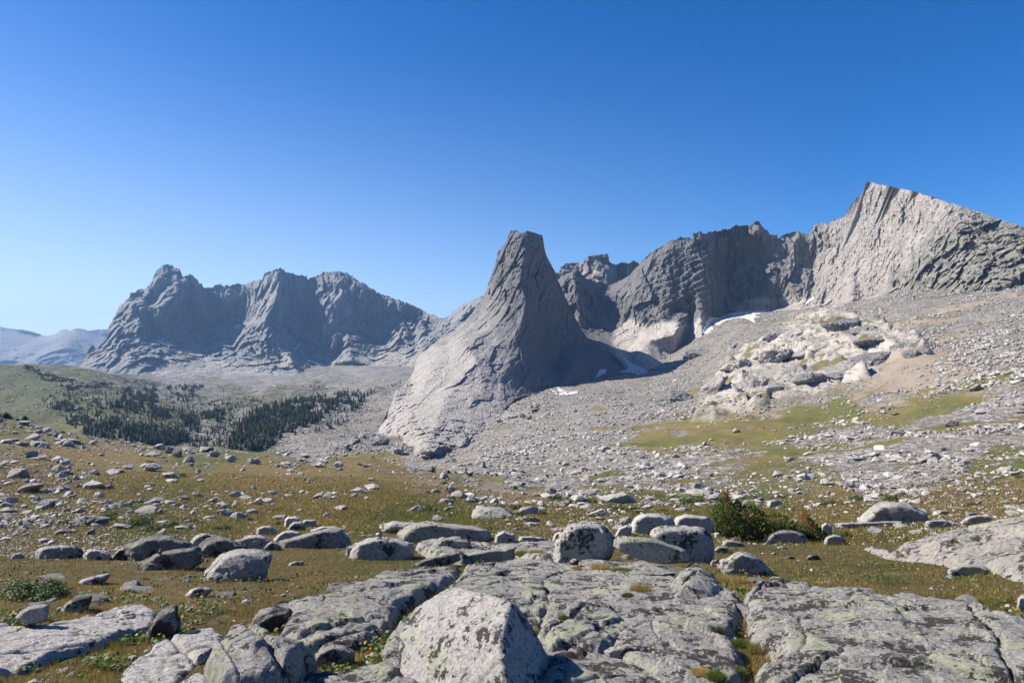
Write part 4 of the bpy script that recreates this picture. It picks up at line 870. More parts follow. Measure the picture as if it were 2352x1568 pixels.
H(8, [(365,970),(400,920),(450,880),(520,850),(600,862),(660,900),(655,960),(600,990),(500,1000),(420,990)], M['slab'], 'rounded grey rock in the grass left of the front boulder', thick=.35, rough=.03, bury=.1, cat='rock')
H(7, [(480,480),(510,450),(590,425),(700,408),(690,425),(620,455),(560,475)], M['slab_plain'], 'flat pale rock in the grass above the left slab', thick=.4, cat='rock', sub=4)
H(7, [(1165,545),(1200,510),(1260,492),(1320,500),(1330,520),(1260,550),(1200,565)], M['slab_plain'], 'flat white rock below the big speckled boulder', thick=.4, cat='rock', sub=4)
H(7, [(1810,350),(1850,335),(1915,332),(1890,350),(1830,360)], M['slab_plain'], 'thin flat stone in the grass right of the big speckled boulder', thick=.4, cat='rock', sub=4)
H(8, [(600,300),(605,240),(660,215),(720,235),(730,280),(700,305),(640,305)], M['stone_near'], 'knobbly grey rock at the left end of the cairn outcrop', thick=.35, rough=.05, sub=4)
H(8, [(625,270),(660,220),(740,190),(830,178),(930,190),(1010,225),(1030,255),(960,300),(860,325),(760,320),(690,295)], M['stone_near'], 'broad low outcrop with the stone cairn on top', thick=.33, rough=.03)
H(8, [(1115,275),(1150,225),(1200,185),(1290,178),(1390,205),(1380,240),(1310,265),(1230,290),(1150,295)], M['slab_green'], 'green-tinged rock with a dark hollow beside the broad low outcrop', thick=.3, rough=.04, cat='rock')
H(8, [(1250,325),(1330,292),(1450,268),(1560,256),(1655,252),(1660,280),(1560,300),(1440,325),(1330,340),(1260,342)], M['slab'], 'long narrow slab strip with a black gap under it', thick=.16, rough=.04, cat='rock slab', name='granite_slab')
H(8, [(1015,362),(1080,325),(1180,300),(1305,278),(1318,295),(1230,325),(1120,352),(1040,368)], M['stone_dark'], 'dark narrow strip of rock beside the grassy hollow', thick=.16, rough=.04, cat='rock slab', name='granite_slab')
H(8, [(915,180),(940,140),(1010,105),(1110,85),(1210,92),(1300,110),(1420,118),(1490,135),(1530,190),(1400,205),(1100,205),(960,195)], M['slab_pink'], 'long whaleback of pinkish granite behind the slabs', thick=.3, rough=.03, cat='rock')
H(8, [(1205,180),(1210,130),(1260,122),(1360,130),(1370,190),(1300,200)], M['slab_plain'], 'pale block set against the pinkish whaleback', thick=.35, cat='rock', rough=.03)
H(8, [(1530,210),(1540,170),(1590,140),(1660,165),(1668,210),(1600,218)], M['slab_plain'], 'white stone right of the pinkish whaleback', thick=.4, cat='rock', rough=.02)
H(8, [(1680,208),(1690,180),(1760,176),(1840,185),(1850,205),(1760,214)], M['slab_plain'], 'low white stone at the far edge of the slabs', thick=.4, cat='rock', rough=.02)
H(8, [(380,140),(450,115),(530,115),(590,135),(520,150),(420,150)], M['slab_plain'], 'thin white crest of rock above the wedge-shaped rock', thick=.4, cat='rock', rough=.02)
H(8, [(1895,200),(1910,160),(1960,148),(2000,155),(1990,200),(1930,212)], M['slab_plain'], 'smooth white stone left of the tall spotted boulder', thick=.4, cat='rock', rough=.02)
H(10, [(870,260),(890,210),(930,178),(1000,165),(1080,168),(1150,195),(1185,240),(1140,255),(1060,260),(980,300),(900,310)], M['stone_near'], 'large brownish dome behind the two spotted boulders', thick=.4, rough=.025, soft=1.6)
H(10, [(1165,240),(1180,200),(1240,175),(1300,180),(1400,192),(1440,240),(1430,300),(1300,290),(1200,260)], M['slab_plain'], 'pale rounded rock left of the pine shrub', thick=.35, rough=.02, cat='rock')
H(10, [(770,320),(800,270),(850,248),(890,260),(880,310),(820,325)], M['slab_plain'], 'white stone at the foot of the brownish dome', thick=.4, rough=.02, cat='rock')
H(10, [(1762,360),(1790,320),(1850,285),(1930,277),(2000,290),(2060,320),(2075,350),(1960,362),(1850,372)], M['stone_near'], 'smooth white-topped boulder in front of the pine shrub', thick=.38, rough=.02, soft=1.6)
H(10, [(2175,365),(2190,330),(2240,312),(2290,320),(2325,350),(2320,375),(2250,382)], M['stone_near'], 'white boulder with brown right side beyond the pine shrub', thick=.4, rough=.02)
H(10, [(2160,300),(2160,250),(2190,230),(2230,250),(2240,310),(2190,320)], M['slab_plain'], 'upright rounded stone behind the right end of the pine shrub', thick=.4, rough=.02)
H(10, [(1488,385),(1500,355),(1560,350),(1640,372),(1630,390),(1540,392)], M['slab_green'], 'small yellowish stone at the foot of the pine shrub', thick=.4, rough=.03, sub=4)
H(10, [(1440,300),(1500,300),(1560,320),(1520,335),(1440,330)], M['slab_plain'], 'flat pale stone under the left side of the pine shrub', thick=.4, cat='rock', sub=4)
H(10, [(1430,420),(1470,390),(1540,400),(1530,430),(1460,440)], M['slab'], 'flat grey stone in the grass beside the rounded spotted boulder', thick=.4, cat='rock', sub=4)
H(9, [(1885,495),(1940,462),(2010,448),(2080,452),(2150,470),(2230,500),(2260,520),(2150,515),(2000,515)], M['spot'], 'low dark-speckled rock in the grass at the right', thick=.3, rough=.03, cat='rock')
H(9, [(2240,510),(2300,492),(2360,500),(2370,530),(2290,532)], M['slab_plain'], 'pale flat stone at the right edge of the grass', thick=.35, sub=4, cat='rock')
H(9, [(2310,700),(2320,640),(2370,625),(2420,660),(2420,740),(2340,740)], M['slab_plain'], 'white rock cut by the right edge of the view', thick=.4, sub=5, rough=.05)
H(9, [(1068,410),(1085,395),(1130,392),(1150,410),(1130,425),(1085,425)], M['spot'], 'small blotchy stone in the middle of the right grass', thick=.4, sub=4)
H(9, [(895,350),(930,343),(960,352),(930,358)], M['slab_plain'], 'little white stone below the smooth boulder by the pine', thick=.4, sub=3)
H(9, [(860,385),(885,378),(900,388),(870,395)], M['slab_plain'], 'lilac-grey pebble in the right grass nearest the jagged boulder', thick=.4, sub=3)
H(9, [(940,412),(970,402),(1000,408),(985,420),(950,420)], M['slab'], 'flat grey pebble left of the small blotchy stone', thick=.4, sub=3)
H(11, [(365,1155),(430,1080),(500,1000),(590,940),(700,915),(800,900),(900,905),(1000,940),(1060,970),(1130,1010),(1200,1060),(1222,1105),(1190,1150),(1100,1140),(960,1120),(700,1130),(500,1150)], M['stone'], 'massive grey hump of rock with a black right end beyond the grass', thick=.4, rough=.06, sub=5, soft=.35, extra=[(1070,1130,-.28),(1060,990,-.2)])
H(11, [(820,1045),(830,1000),(870,975),(920,1000),(910,1050),(860,1060)], M['stone'], 'knob of rock lodged on the massive grey hump', thick=.5, rough=.03, sub=4, dy=-5.2, y=None) if False else None
H(11, [(1185,1190),(1195,1130),(1260,1120),(1400,1110),(1500,1130),(1600,1170),(1560,1210),(1400,1205),(1250,1200)], M['stone'], 'flat layered grey block beside the black end of the massive hump', thick=.35, rough=.05)
H(11, [(120,1160),(300,1150),(600,1145),(800,1130),(930,1135),(965,1180),(940,1190),(600,1195),(300,1205),(150,1200)], M['slab_pink'], 'long low pinkish ledge at the foot of the massive hump', thick=.12, rough=.03, cat='rock slab', name='granite_slab')
H(11, [(1600,1140),(1680,1080),(1800,1055),(1920,1060),(2050,1100),(2100,1140),(1900,1160),(1700,1165)], M['slab_pink'], 'low brownish-pink rock on the rubble behind the right slab', thick=.3, rough=.04, cat='rock')

# mid-distance boulders traced by their boxes: frame, x0, y0, x1, y1, label, material
MID = [
 (6,990,712,1282,800,'longest pale whale-shaped boulder in the middle meadow','stone'),
 (6,1305,708,1440,770,'angular grey boulder right of the whale-shaped one','stone'),
 (6,1330,775,1450,828,'flat grey stone below the angular boulder','stone'),
 (6,545,698,662,750,'boulder with a slanted top at the edge of the yellow-flowered meadow','stone'),
 (6,715,768,795,812,'pinkish stone at the near edge of the yellow-flowered meadow','slab_pink'),
 (6,795,718,842,750,'small pinkish stone left of the whale-shaped boulder','slab_pink'),
 (6,800,568,900,632,'tall split boulder at the end of the left ridge','stone'),
 (6,845,602,965,662,'cluster of fractured stone beneath the tall split boulder','stone'),
 (6,712,598,772,626,'pale stone left of the tall split boulder','stone'),
 (6,1660,632,1775,690,'pyramid-shaped white boulder in the talus foot','slab_plain'),
 (6,1490,585,1560,630,'square upright boulder left of the pyramid-shaped one','stone'),
 (6,1762,722,1900,788,'round-shouldered pale boulder behind the tall spotted one','slab_plain'),
 (6,1980,778,2070,840,'rounded white stone left of the brownish dome','slab_plain'),
 (6,1830,645,2090,700,'long low bedrock whaleback at the talus foot','slab_plain'),
 (6,1820,780,1895,812,'flat pale stone right of the round-shouldered boulder','slab_plain'),
 (6,1510,852,1610,884,'low white stone left of the tall spotted boulder, out on the meadow','slab_plain'),
 (6,1265,852,1325,876,'cream flat stone in the meadow below the flat grey one','slab_plain'),
 (6,1335,830,1455,852,'thin white flat stone in the meadow','slab_plain'),
 (6,158,600,280,630,'low white ledge on the brown ridge left of the split boulder','slab_plain'),
 (6,248,556,360,602,'heap of white stones on the brown ridge','slab_plain'),
 (6,52,414,122,455,'rounded grey boulder on the crest of the brown ridge','stone'),
 (6,248,430,312,455,'dark flat boulder on the crest of the brown ridge','stone_dark'),
 (6,285,522,335,548,'grey and white stone halfway down the brown ridge','stone'),
 (6,340,828,620,900,'low rounded bedrock above the cairn outcrop','slab_plain'),
 (5,20,455,165,528,'largest dark-sided boulder at the left edge of the hillside','stone'),
 (5,70,552,295,630,'broad dark boulder below the largest one at the left edge','stone_dark'),
 (5,545,545,685,602,'flat-topped pale boulder with a dark brow on the left hillside','stone'),
 (5,865,710,1065,768,'long flat-topped boulder above the willow bushes','stone'),
 (5,505,762,695,850,'arched boulder like a crouching back near the willow bushes','stone'),
 (5,445,798,562,855,'cube-like boulder left of the arched one','stone'),
 (5,532,848,638,915,'shadowed dark cube below the arched boulder','stone_dark'),
 (5,1432,725,1550,780,'largest rounded boulder of the meadow cluster','stone'),
 (5,1445,682,1532,728,'pale topmost boulder of the meadow cluster','stone'),
 (5,1535,745,1632,800,'front right boulder of the meadow cluster','stone'),
 (5,1360,776,1440,802,'low stone at the left of the meadow cluster','stone'),
 (5,1155,838,1252,872,'pale stone right of the willow bushes','slab_plain'),
 (5,742,825,868,870,'slanted grey stone left of the willow bushes','stone'),
 (5,1105,305,1180,362,'balanced top boulder on the left ridge crest','stone'),
 (5,1152,330,1215,385,'dark boulder leaning on the balanced one','stone_dark'),
 (5,970,340,1070,382,'low jumbled rock left of the balanced boulder','stone'),
 (5,1380,338,1465,382,'bright boulder on the ridge crest right of the balanced one','stone'),
 (5,1498,372,1572,420,'square white boulder below the ridge crest','slab_plain'),
 (5,1650,388,1742,430,'grey boulder pair at the right end of the ridge crest','stone'),
 (5,948,422,1065,480,'largest of the white blocks in mid hillside','stone'),
 (5,820,432,890,468,'left stone of the white blocks in mid hillside','slab_plain'),
 (5,1065,482,1190,520,'flat stone next to the green bush on mid hillside','stone'),
 (5,1308,462,1350,500,'upright round stone on mid hillside','stone'),
 (5,325,432,432,490,'large pale boulder on the upper left slope','stone'),
 (5,335,378,408,420,'pointed boulder on the upper left slope','stone'),
 (5,150,342,232,390,'triangular grey boulder near the upper left crest','stone'),
 (5,235,370,325,402,'flat dark boulder near the upper left crest','stone'),
 (5,410,252,518,285,'flat crest boulder below the dark pines','stone'),
 (5,205,198,272,228,'brown-grey boulder at the edge of the dark pines','stone_dark'),
 (5,262,185,330,228,'tallest boulder at the edge of the dark pines','stone'),
 (5,300,210,385,240,'flat boulder right of the tallest one by the dark pines','stone'),
 (5,585,465,660,508,'lone sharp-edged boulder on the left slope','stone'),
 (5,352,488,435,528,'rounded boulder below the large pale one on the left slope','stone'),
 (5,1010,644,1098,686,'grey sloping boulder in the middle of the left hillside','stone'),
 (5,1085,668,1160,702,'smooth white egg-like boulder in the left hillside','slab_plain'),
 (5,1140,686,1215,716,'flatter companion of the egg-like boulder','stone'),
 (5,1265,616,1345,654,'dark-faced boulder alone on the grass of the left hillside','stone'),
 (5,1530,608,1608,655,'pale slabby boulder right of the dark-faced lone one','slab_plain'),
 (5,970,552,1035,578,'small dark boulder alone in the grass','stone_dark'),
 (5,640,668,730,705,'low pale boulder above the arched one','stone'),
 (5,818,672,890,720,'rounded boulder left of the long flat-topped one','stone'),
 (5,265,655,378,695,'flat grey boulder left of the arched one','stone'),
 (5,2240,415,2300,455,'grey boulder at the right end of the brown ridge','stone'),
 (5,1680,572,1722,602,'little boulder in the gap of the brown slope','stone'),
 (5,1795,606,1860,640,'white stones right of the pale slabby boulder','slab_plain'),
 (5,340,864,485,905,'dark flat boulder in the pink rubble at left','stone_dark'),
 (5,1268,418,1300,448,'whitish stone above the upright round one','slab_plain'),
 (4,1700,780,1812,835,'largest wedge boulder on the right talus','stone'),
 (4,1832,555,1920,602,'dark boulder high on the right talus','stone_dark'),
 (4,1470,625,1562,660,'flat dark boulder on the middle of the right talus','stone_dark'),
 (4,1262,655,1328,690,'pink boulder with a brown face on the right talus','slab_pink'),
 (4,858,882,925,918,'dark-sided boulder where talus meets grass','stone_dark'),
 (4,788,886,840,912,'cream flat boulder left of the dark-sided one','slab_pink'),
 (4,985,950,1055,995,'round boulder at the lower edge of the talus','stone'),
 (4,1150,970,1225,1015,'grey boulder right of the round one at the talus edge','stone'),
 (4,632,1080,768,1142,'white pyramid of stone behind the pine shrub','slab_plain'),
 (4,1940,822,1998,862,'isolated boulder in a green patch on the right','stone'),
 (4,1935,878,1995,920,'pale boulder below the isolated one in the green patch','stone'),
 (4,2008,318,2095,360,'dark flat boulder high on the green shelf','stone_dark'),
 (4,1880,205,1952,232,'pale slab boulder on the tan scree','slab_plain'),
 (4,1600,962,1680,1002,'pinkish boulder on the low ledge at right','slab_pink'),
 (4,1912,1010,1990,1048,'grey boulder on the tan flat at right','stone'),
 (4,1570,1092,1645,1122,'white flat rock right of the little green bushes','slab_plain'),
 (4,1685,75,1752,120,'brown rounded block at the end of the slab hill','stone_dark'),
 (4,620,320,745,370,'pale egg-shaped block at the foot of the slab hill','slab_plain'),
 (4,2265,898,2345,930,'flat pale boulder on the right edge of the view','stone'),
 (4,125,1030,275,1065,'pair of white boulders at the talus foot left of the pine shrub','slab_plain'),
 (4,2035,478,2130,515,'pale flat boulder in the upper right rubble','slab_plain'),
 (4,395,612,445,645,'light boulder in the grass of the middle right slope','stone'),
]
def box_boulder(k, x0, y0, x1, y1, label, mat, i):
    rng = np.random.default_rng(100+i)
    u0, v0 = R(k, x0, y0); u1, v1 = R(k, x1, y1)
    g = hit((u0+u1)/2, v1-1.0); y = g[1]
    w = (u1-u0)/F*y; hh = (v1-v0)/F*y
    dep = w*rng.uniform(.55, .75); el = max(0.02, (v1-V0)/F)
    hz = max(.24*w, hh-el*dep*.7)
    pts = rand_hull(rng, 11, 1, .6)
    pts = (pts-pts.min(0))/(pts.max(0)-pts.min(0))-np.array([.5, .5, 0])
    # lean the top away so upper surfaces catch the sky
    pts[:, 0] *= 1-.28*np.clip(pts[:, 2]-.4, 0, 1); pts[:, 1] *= 1-.35*np.clip(pts[:, 2]-.3, 0, 1)
    pts *= np.array([w*1.06, dep, hz*1.22])
    V, Fc = hull_rock(pts, 5 if (u1-u0) > 24 else 4, .055, i, .5)
    zc = gz(g[0], y+dep*.4)[0]
    o = link('boulder', mesh_from('boulder', V, Fc, 3, M[mat])); o.location = (g[0], y+dep*.45, min(zc, g[2])-hz*.16)
    tag(o, label, 'boulder'); ROCKXY.append((g[0], y+dep*.45, w*.5))
for i, (k, x0, y0, x1, y1, lb, mt) in enumerate(MID): box_boulder(k, x0, y0, x1, y1, lb, mt, i)

OUT = [
 (3,1005,1030,1230,1140,'dark ledge crowning the slab hill, left part','ping'),(3,1200,1050,1390,1135,'dark ledge crowning the slab hill, right part','ping'),(3,610,1130,760,1195,'grey outcrop at the upper left of the slab hill','ping'),(3,740,1080,900,1170,'pale rock shoulder beside the upper left outcrop','ping'),(3,1190,1165,1500,1235,'long grey ledge below the dark crowning ledges','ping'),(3,1500,1180,1700,1250,'grey ledge at the right end of the slab hill','ping'),(3,1235,1255,1525,1360,'biggest dark outcrop at the lower right of the slab hill','ping'),(3,1540,1240,1665,1318,'dark rounded outcrop next to the brown block','ping'),(3,1050,1330,1290,1420,'ledge stepping down below the biggest dark outcrop','ping'),(3,835,1420,1015,1515,'dark outcrop at the foot of the slab hill','ping'),(3,500,1440,620,1520,'small pale outcrop in the grass of the slab hill','ping'),(3,360,1180,420,1260,'reddish ribs at the left edge of the slab hill','ping'),(3,60,1230,260,1310,'layered dark rock left of the slab hill','ping'),
 (2,2050,1160,2270,1280,'dark layered outcrop in the talus left of the pale slabs','ping'),(2,960,1340,1110,1400,'pale outcrop on the talus at the right toe of the tower','ping'),(6,640,315,730,375,'angular pale outcrop at the very toe of the tower','ping'),(6,700,372,840,425,'grey outcrop below the toe of the tower','ping'),(6,395,300,500,365,'cracked outcrop left of the toe of the tower','ping'),(6,300,250,400,310,'dark outcrop at the left foot of the tower','ping'),(6,830,110,960,170,'pale outcrop right of the tower toe beside the green patch','ping'),(6,1130,75,1290,135,'long pale ledge at the right end of the tower slabs','ping'),(3,185,1380,340,1560,'steep pale slab at the left foot of the slab hill','ping'),(3,330,1290,520,1400,'pale tilted slab in the left half of the slab hill','ping'),(3,560,1250,800,1350,'broad pinkish slab in the middle of the slab hill','ping'),(3,800,1190,1020,1270,'smooth pale slab under the crowning ledges','ping')]
for i, (k, x0, y0, x1, y1, lb, mt) in enumerate(OUT):
    rng = np.random.default_rng(300+i); u0, v0 = R(k, x0, y0); u1, v1 = R(k, x1, y1); g = hit((u0+u1)/2, v1-1, ymin=100); y = g[1]
    w = (u1-u0)/F*y; hh = (v1-v0)/F*y; dep = w*.9; u_ = rand_hull(rng, 18, 1, .6); u_ = (u_-u_.min(0))/(u_.max(0)-u_.min(0))-np.array([.5, .5, 0])
    u_[:, 0] += .25*u_[:, 2]; u_ *= np.array([w*1.05, dep, hh*.95])
    V, Fc = hull_rock(u_, 5, .07, i+40, .6, 1.6)
    zt = gz(g[0], y+dep*.45)[0]
    o = link('rock_outcrop', mesh_from('rock_outcrop', V, Fc, 3, M[mt], attrs={'mk': np.repeat([[0 if 'dark' in lb or 'grey' in lb else .8, 0, .35 if 'dark' in lb else 0]], len(V), 0)})); o.location = (g[0], y+dep*.45, min(zt, g[2]+hh*.4)-hh*.35); tag(o, lb, 'rock outcrop')
# cairns: stones piled by hand
def cairn(k, x, y, hpx, lift, label, n=4, yy=None, seed=1):
    u, v = R(k, x, y); g = hit(u, v) if yy is None else U2W(np.float64(u), np.float64(v), yy)
    h = hpx*RG[k][2]/F*g[1]
    r = bpy.data.objects.new('cairn', None); COL.objects.link(r); r.location = g; tag(r, label, 'cairn')
    rng = np.random.default_rng(seed); z = -h*.05
    for i in range(n):
        s = h*(.62-.10*i)*rng.uniform(.85, 1.1); t = h/n*1.15
        p = rand_hull(rng, 16, 1, .5); p = p/np.abs(p).max(0)*np.array([s*.6, s*.5, t*.55])
        V, Fc = hull_rock(p, 3, .04, i+seed)
        o = link('stone', mesh_from('stone', V, Fc, 3, M['stone_dark'] if i % 2 else M['stone_near']), r); o.location = (rng.uniform(-.08, .08)*h, rng.uniform(-.05, .05)*h, z+t*.5); z += t*.93
def obj_by(label):
    for o in COL.objects:
        if o.get('label') == label: return o
def ray_on(o, u, v):
    me = o.data; off = np.array(o.location)
    co = np.empty(len(me.vertices)*3, dtype=np.float32); me.vertices.foreach_get('co', co)
    bv = BVHTree.FromPolygons([Vector(p) for p in (co.reshape(-1, 3)+off)], [p.vertices[:] for p in me.polygons])
    d = Vector(((u-U0)/F, 1.0, -(v-V0)/F)).normalized(); h = bv.ray_cast(Vector((0, 0, ZC)), d)
    return np.array(h[0][:]) if h[0] is not None else None
def put_cairn(label_on, k, x, y, hpx, label, n, seed):
    u, v = R(k, x, y); p = ray_on(obj_by(label_on), u, v)
    if p is None: p = hit(u, v)
    cairn(k, x, y, hpx, 0, label, n, yy=float(p[1]), seed=seed)
put_cairn('long low dark-faced rock carrying a small cairn', 12, 800, 452, 68, 'small brown cairn on the long low dark-faced rock at left', 4, 3)
put_cairn('broad low outcrop with the stone cairn on top', 8, 815, 195, 52, 'stone cairn on the broad low outcrop near the centre', 4, 8)
# chips on the left slab
sl = obj_by('long smooth pale slab at the left edge with loose chips on it')
rng = np.random.default_rng(3)
for i, (a, b, w) in enumerate([(785,655,55),(830,668,40),(800,690,50),(755,700,45),(770,725,36),(720,735,26),(745,765,40),(785,768,48),(640,640,22),(690,625,26),(840,680,26),(735,715,26)]):
    u, v = R(7, a, b); p = ray_on(sl, u, v)
    if p is None: continue
    s = w*RG[7][2]/F*p[1]
    V, Fc = hull_rock(rand_hull(rng, 14, 1, .6)*np.array([s, s*.8, s*.5])*.55, 3, .04, i, .6)
    o = link('stone_chip', mesh_from('stone_chip', V, Fc, 3, M['stone_near'])); o.location = p+np.array([0, 0, s*.1])
    tag(o, 'flat grey rock chip lying loose on the smooth pale left slab', 'stone', 'loose chips on the left slab')

# ------------------------------------------------------------------ scattered field stones
DN = [(0,1000,.3),(60,1060,1),(150,1110,1),(100,1180,.95),(220,1070,.4),(300,1100,.2),(280,1180,.4),(400,1130,.15),(400,1200,.4),(600,1180,.2),(550,1060,.12),(800,1100,.1),(900,1150,.08),(1000,1130,.2),(700,1200,.15),(1150,1150,.3),(1250,1190,.22),(1350,1150,.5),(1080,1085,.5),(1300,1120,.7),(1500,1110,.75),(1600,1140,.75),(1400,1060,1),(1700,1080,.5),(1800,1100,.6),(1900,1040,1),(2000,1100,.85),(1900,1150,.3),(2100,1140,.4),(2300,1140,.4),(2200,1175,.6),(2000,950,.32),(1800,960,.28),(2200,950,.7),(2300,900,.9),(1600,985,.3),(1500,1000,.4),(1700,1020,.35),(0,1250,.7),(150,1260,.45),(300,1235,.4),(1600,1190,.15),(1800,1190,.2),(1900,1260,.04),(100,1330,.03),(500,1300,.03),(1000,1200,.05),(2100,1300,.03),(2350,750,1),(2150,800,.8),(2250,880,.6),(1300,950,1),(1500,950,1),(1150,1040,1),(1750,770,1),(1650,780,1),(1600,890,1),(850,960,.9),(700,1000,.9),(600,950,.3),(450,1000,.5),(200,950,.3),(100,900,.3),(300,880,.4),(60,960,.25),(700,890,.6),(900,860,.8),(1950,1000,.9),(2100,1060,.9),(2330,1060,.35)]
dn = idw(DN, UU, VV, 5, 1)[..., 0]
pat = fbm(np.stack([XX/14, YY/14, 0*XX], -1).reshape(-1, 3), 4, 77).reshape(UU.shape)
pat2 = fbm(np.stack([XX/45, YY/45, 0*XX], -1).reshape(-1, 3), 3, 78).reshape(UU.shape)
dens = np.clip(dn*(1+1.3*pat*(dn < .95)+.8*pat2*(dn < .95)), 0.003, 1.2)
dens *= np.where(YY > 160, .22+.78*sstep(-.28, .12, pat2+.4*pat), 1)
dens *= 1-.86*holes
dens *= vis*(UU > -250)*(UU < 2600)*(YY > 13.5)*(YY < 2100)*(1-.93*bed)
area = np.zeros_like(UU); area[1:] = np.clip(VV[:-1]-VV[1:], 0, 6)
wgt = (dens*area).ravel(); cw = np.cumsum(wgt); tot = cw[-1]
NR = 72000
idx = np.searchsorted(cw, RNG.random(NR)*tot)
ii, jj = np.unravel_index(idx, UU.shape)
ys = TY[ii]*np.exp((RNG.random(NR)-.5)*(TL[1]-TL[0])); us = TU[jj]+(RNG.random(NR)-.5)*(TU[1]-TU[0])
xs = (us-U0)/F*ys; zs = gz(xs, ys)
dloc = dens[ii, jj]
spx = 2.9*(1-RNG.random(NR))**(-1/2.15)
spx = np.clip(spx*np.exp(np.where(ys > 160, 2.2, .9)*pat2[ii, jj]+1.0*pat[ii, jj]), 2.3, 36)
szm = np.clip(spx/F*ys, .12, 4.2*(1+(RNG.random(NR) < .04)*.8))          # width in metres
spx = szm*F/ys
PROT = {}
prng = np.random.default_rng(5)
for lv, n in ((1, 14), (2, 14), (4, 16)):
    L = []
    for i in range(n):
        P_ = rand_hull(prng, 10, prng.uniform(.6, 1.15), prng.uniform(.2, .8))
        P_ = P_/(np.abs(P_).max(0)*2)*np.array([1, prng.uniform(.6, .95), prng.uniform(.26, .6)])
        V, Fc = hull_rock(P_, lv, .02 if lv < 4 else .065, i, .45 if lv < 4 else .55)
        L.append((V, Fc))
    PROT[lv] = L
order = np.argsort(-spx)
inview = (us > 5) & (us < 2347)
big = [i for i in order if inview[i]][:145]
bigset = set(big)
def rotm(rx, ry, rz):
    cx, sx, cy, sy, cz, sz = np.cos(rx), np.sin(rx), np.cos(ry), np.sin(ry), np.cos(rz), np.sin(rz)
    return np.stack([np.stack([cz*cy, cz*sy*sx-sz*cx, cz*sy*cx+sz*sx], -1), np.stack([sz*cy, sz*sy*sx+cz*cx, sz*sy*cx-cz*sx], -1), np.stack([-sy, cy*sx, cy*cx], -1)], -2)
pm = [mesh_from('boulder', V, Fc, 3, M['stone']) for V, Fc in PROT[4]]
def where(u, v, y):
    if u < 520 and v > 1100: return 'grey stone on the stony lower left hillside', 'field stones on the lower left hillside'
    if u < 520: return 'pale stone on the upper left hillside', 'field stones on the upper left hillside'
    if u < 1050: return 'pale stone scattered on the brown grass of the middle ridge', 'field stones on the brown middle ridge'
    if u < 1560 and v > 1130: return 'pale stone in the grass at the foot of the central talus', 'field stones below the central talus'
    if v > 1125: return 'pale stone on the grassy flat at the right', 'field stones on the right flat'
    return 'grey block among the rubble of the right talus slope', 'blocks on the right talus'
for n, i in enumerate(big):
    o = link('boulder', pm[n % len(pm)]); s = szm[i]
    o.scale = (s, s, s*RNG.uniform(.8, 1.2)); o.rotation_euler = (RNG.normal()*.12, RNG.normal()*.12, RNG.uniform(0, 6.28))
    o.location = (xs[i], ys[i], zs[i]+s*.08)
    lb, gp = where(us[i], V0+(ZC-zs[i])/ys[i]*F, ys[i]); tag(o, lb, 'boulder', gp)
M['rubble'] = mat_rock_far('rubble', (.22, .21, .195), (.52, .49, .455), .5)
Vs, Fs, Ts = [], [], []; off = 0
rest = np.array([i for i in range(NR) if i not in bigset])
kind = prng.integers(0, 14, len(rest)); lvl = np.where(spx[rest] > 6.5, 2, 1)
for lv in (1, 2):
    for kk in range(14):
        sel = rest[(kind == kk) & (lvl == lv)]
        if not len(sel): continue
        Pv, Pf = PROT[lv][kk]; n = len(sel)
        rm = rotm(prng.normal(size=n)*.22, prng.normal(size=n)*.22, prng.uniform(0, 6.28, n))
        sc = szm[sel][:, None, None]*np.stack([np.ones(n), prng.uniform(.8, 1.2, n), prng.uniform(.7, 1.3, n)], -1)[:, None, :]
        W_ = np.einsum('nij,nvj->nvi', rm, Pv[None]*sc)+np.stack([xs[sel], ys[sel], zs[sel]+szm[sel]*.12], -1)[:, None, :]
        Vs.append(W_.reshape(-1, 3)); Fs.append((Pf[None]+off+np.arange(n)[:, None, None]*len(Pv)).reshape(-1, 3))
        tn = np.stack([prng.random(n)**.7, (prng.random(n) < .12)*prng.random(n), np.zeros(n)], -1)
        Ts.append(np.repeat(tn, len(Pv), 0)); off += n*len(Pv)
tag(link('talus_stones', mesh_from('talus_stones', np.concatenate(Vs), np.concatenate(Fs), 3, M['rubble'], smooth=False, attrs={'tn': np.concatenate(Ts)})), 'countless small grey stones strewn over hillside and talus', 'rubble', kind='stuff')

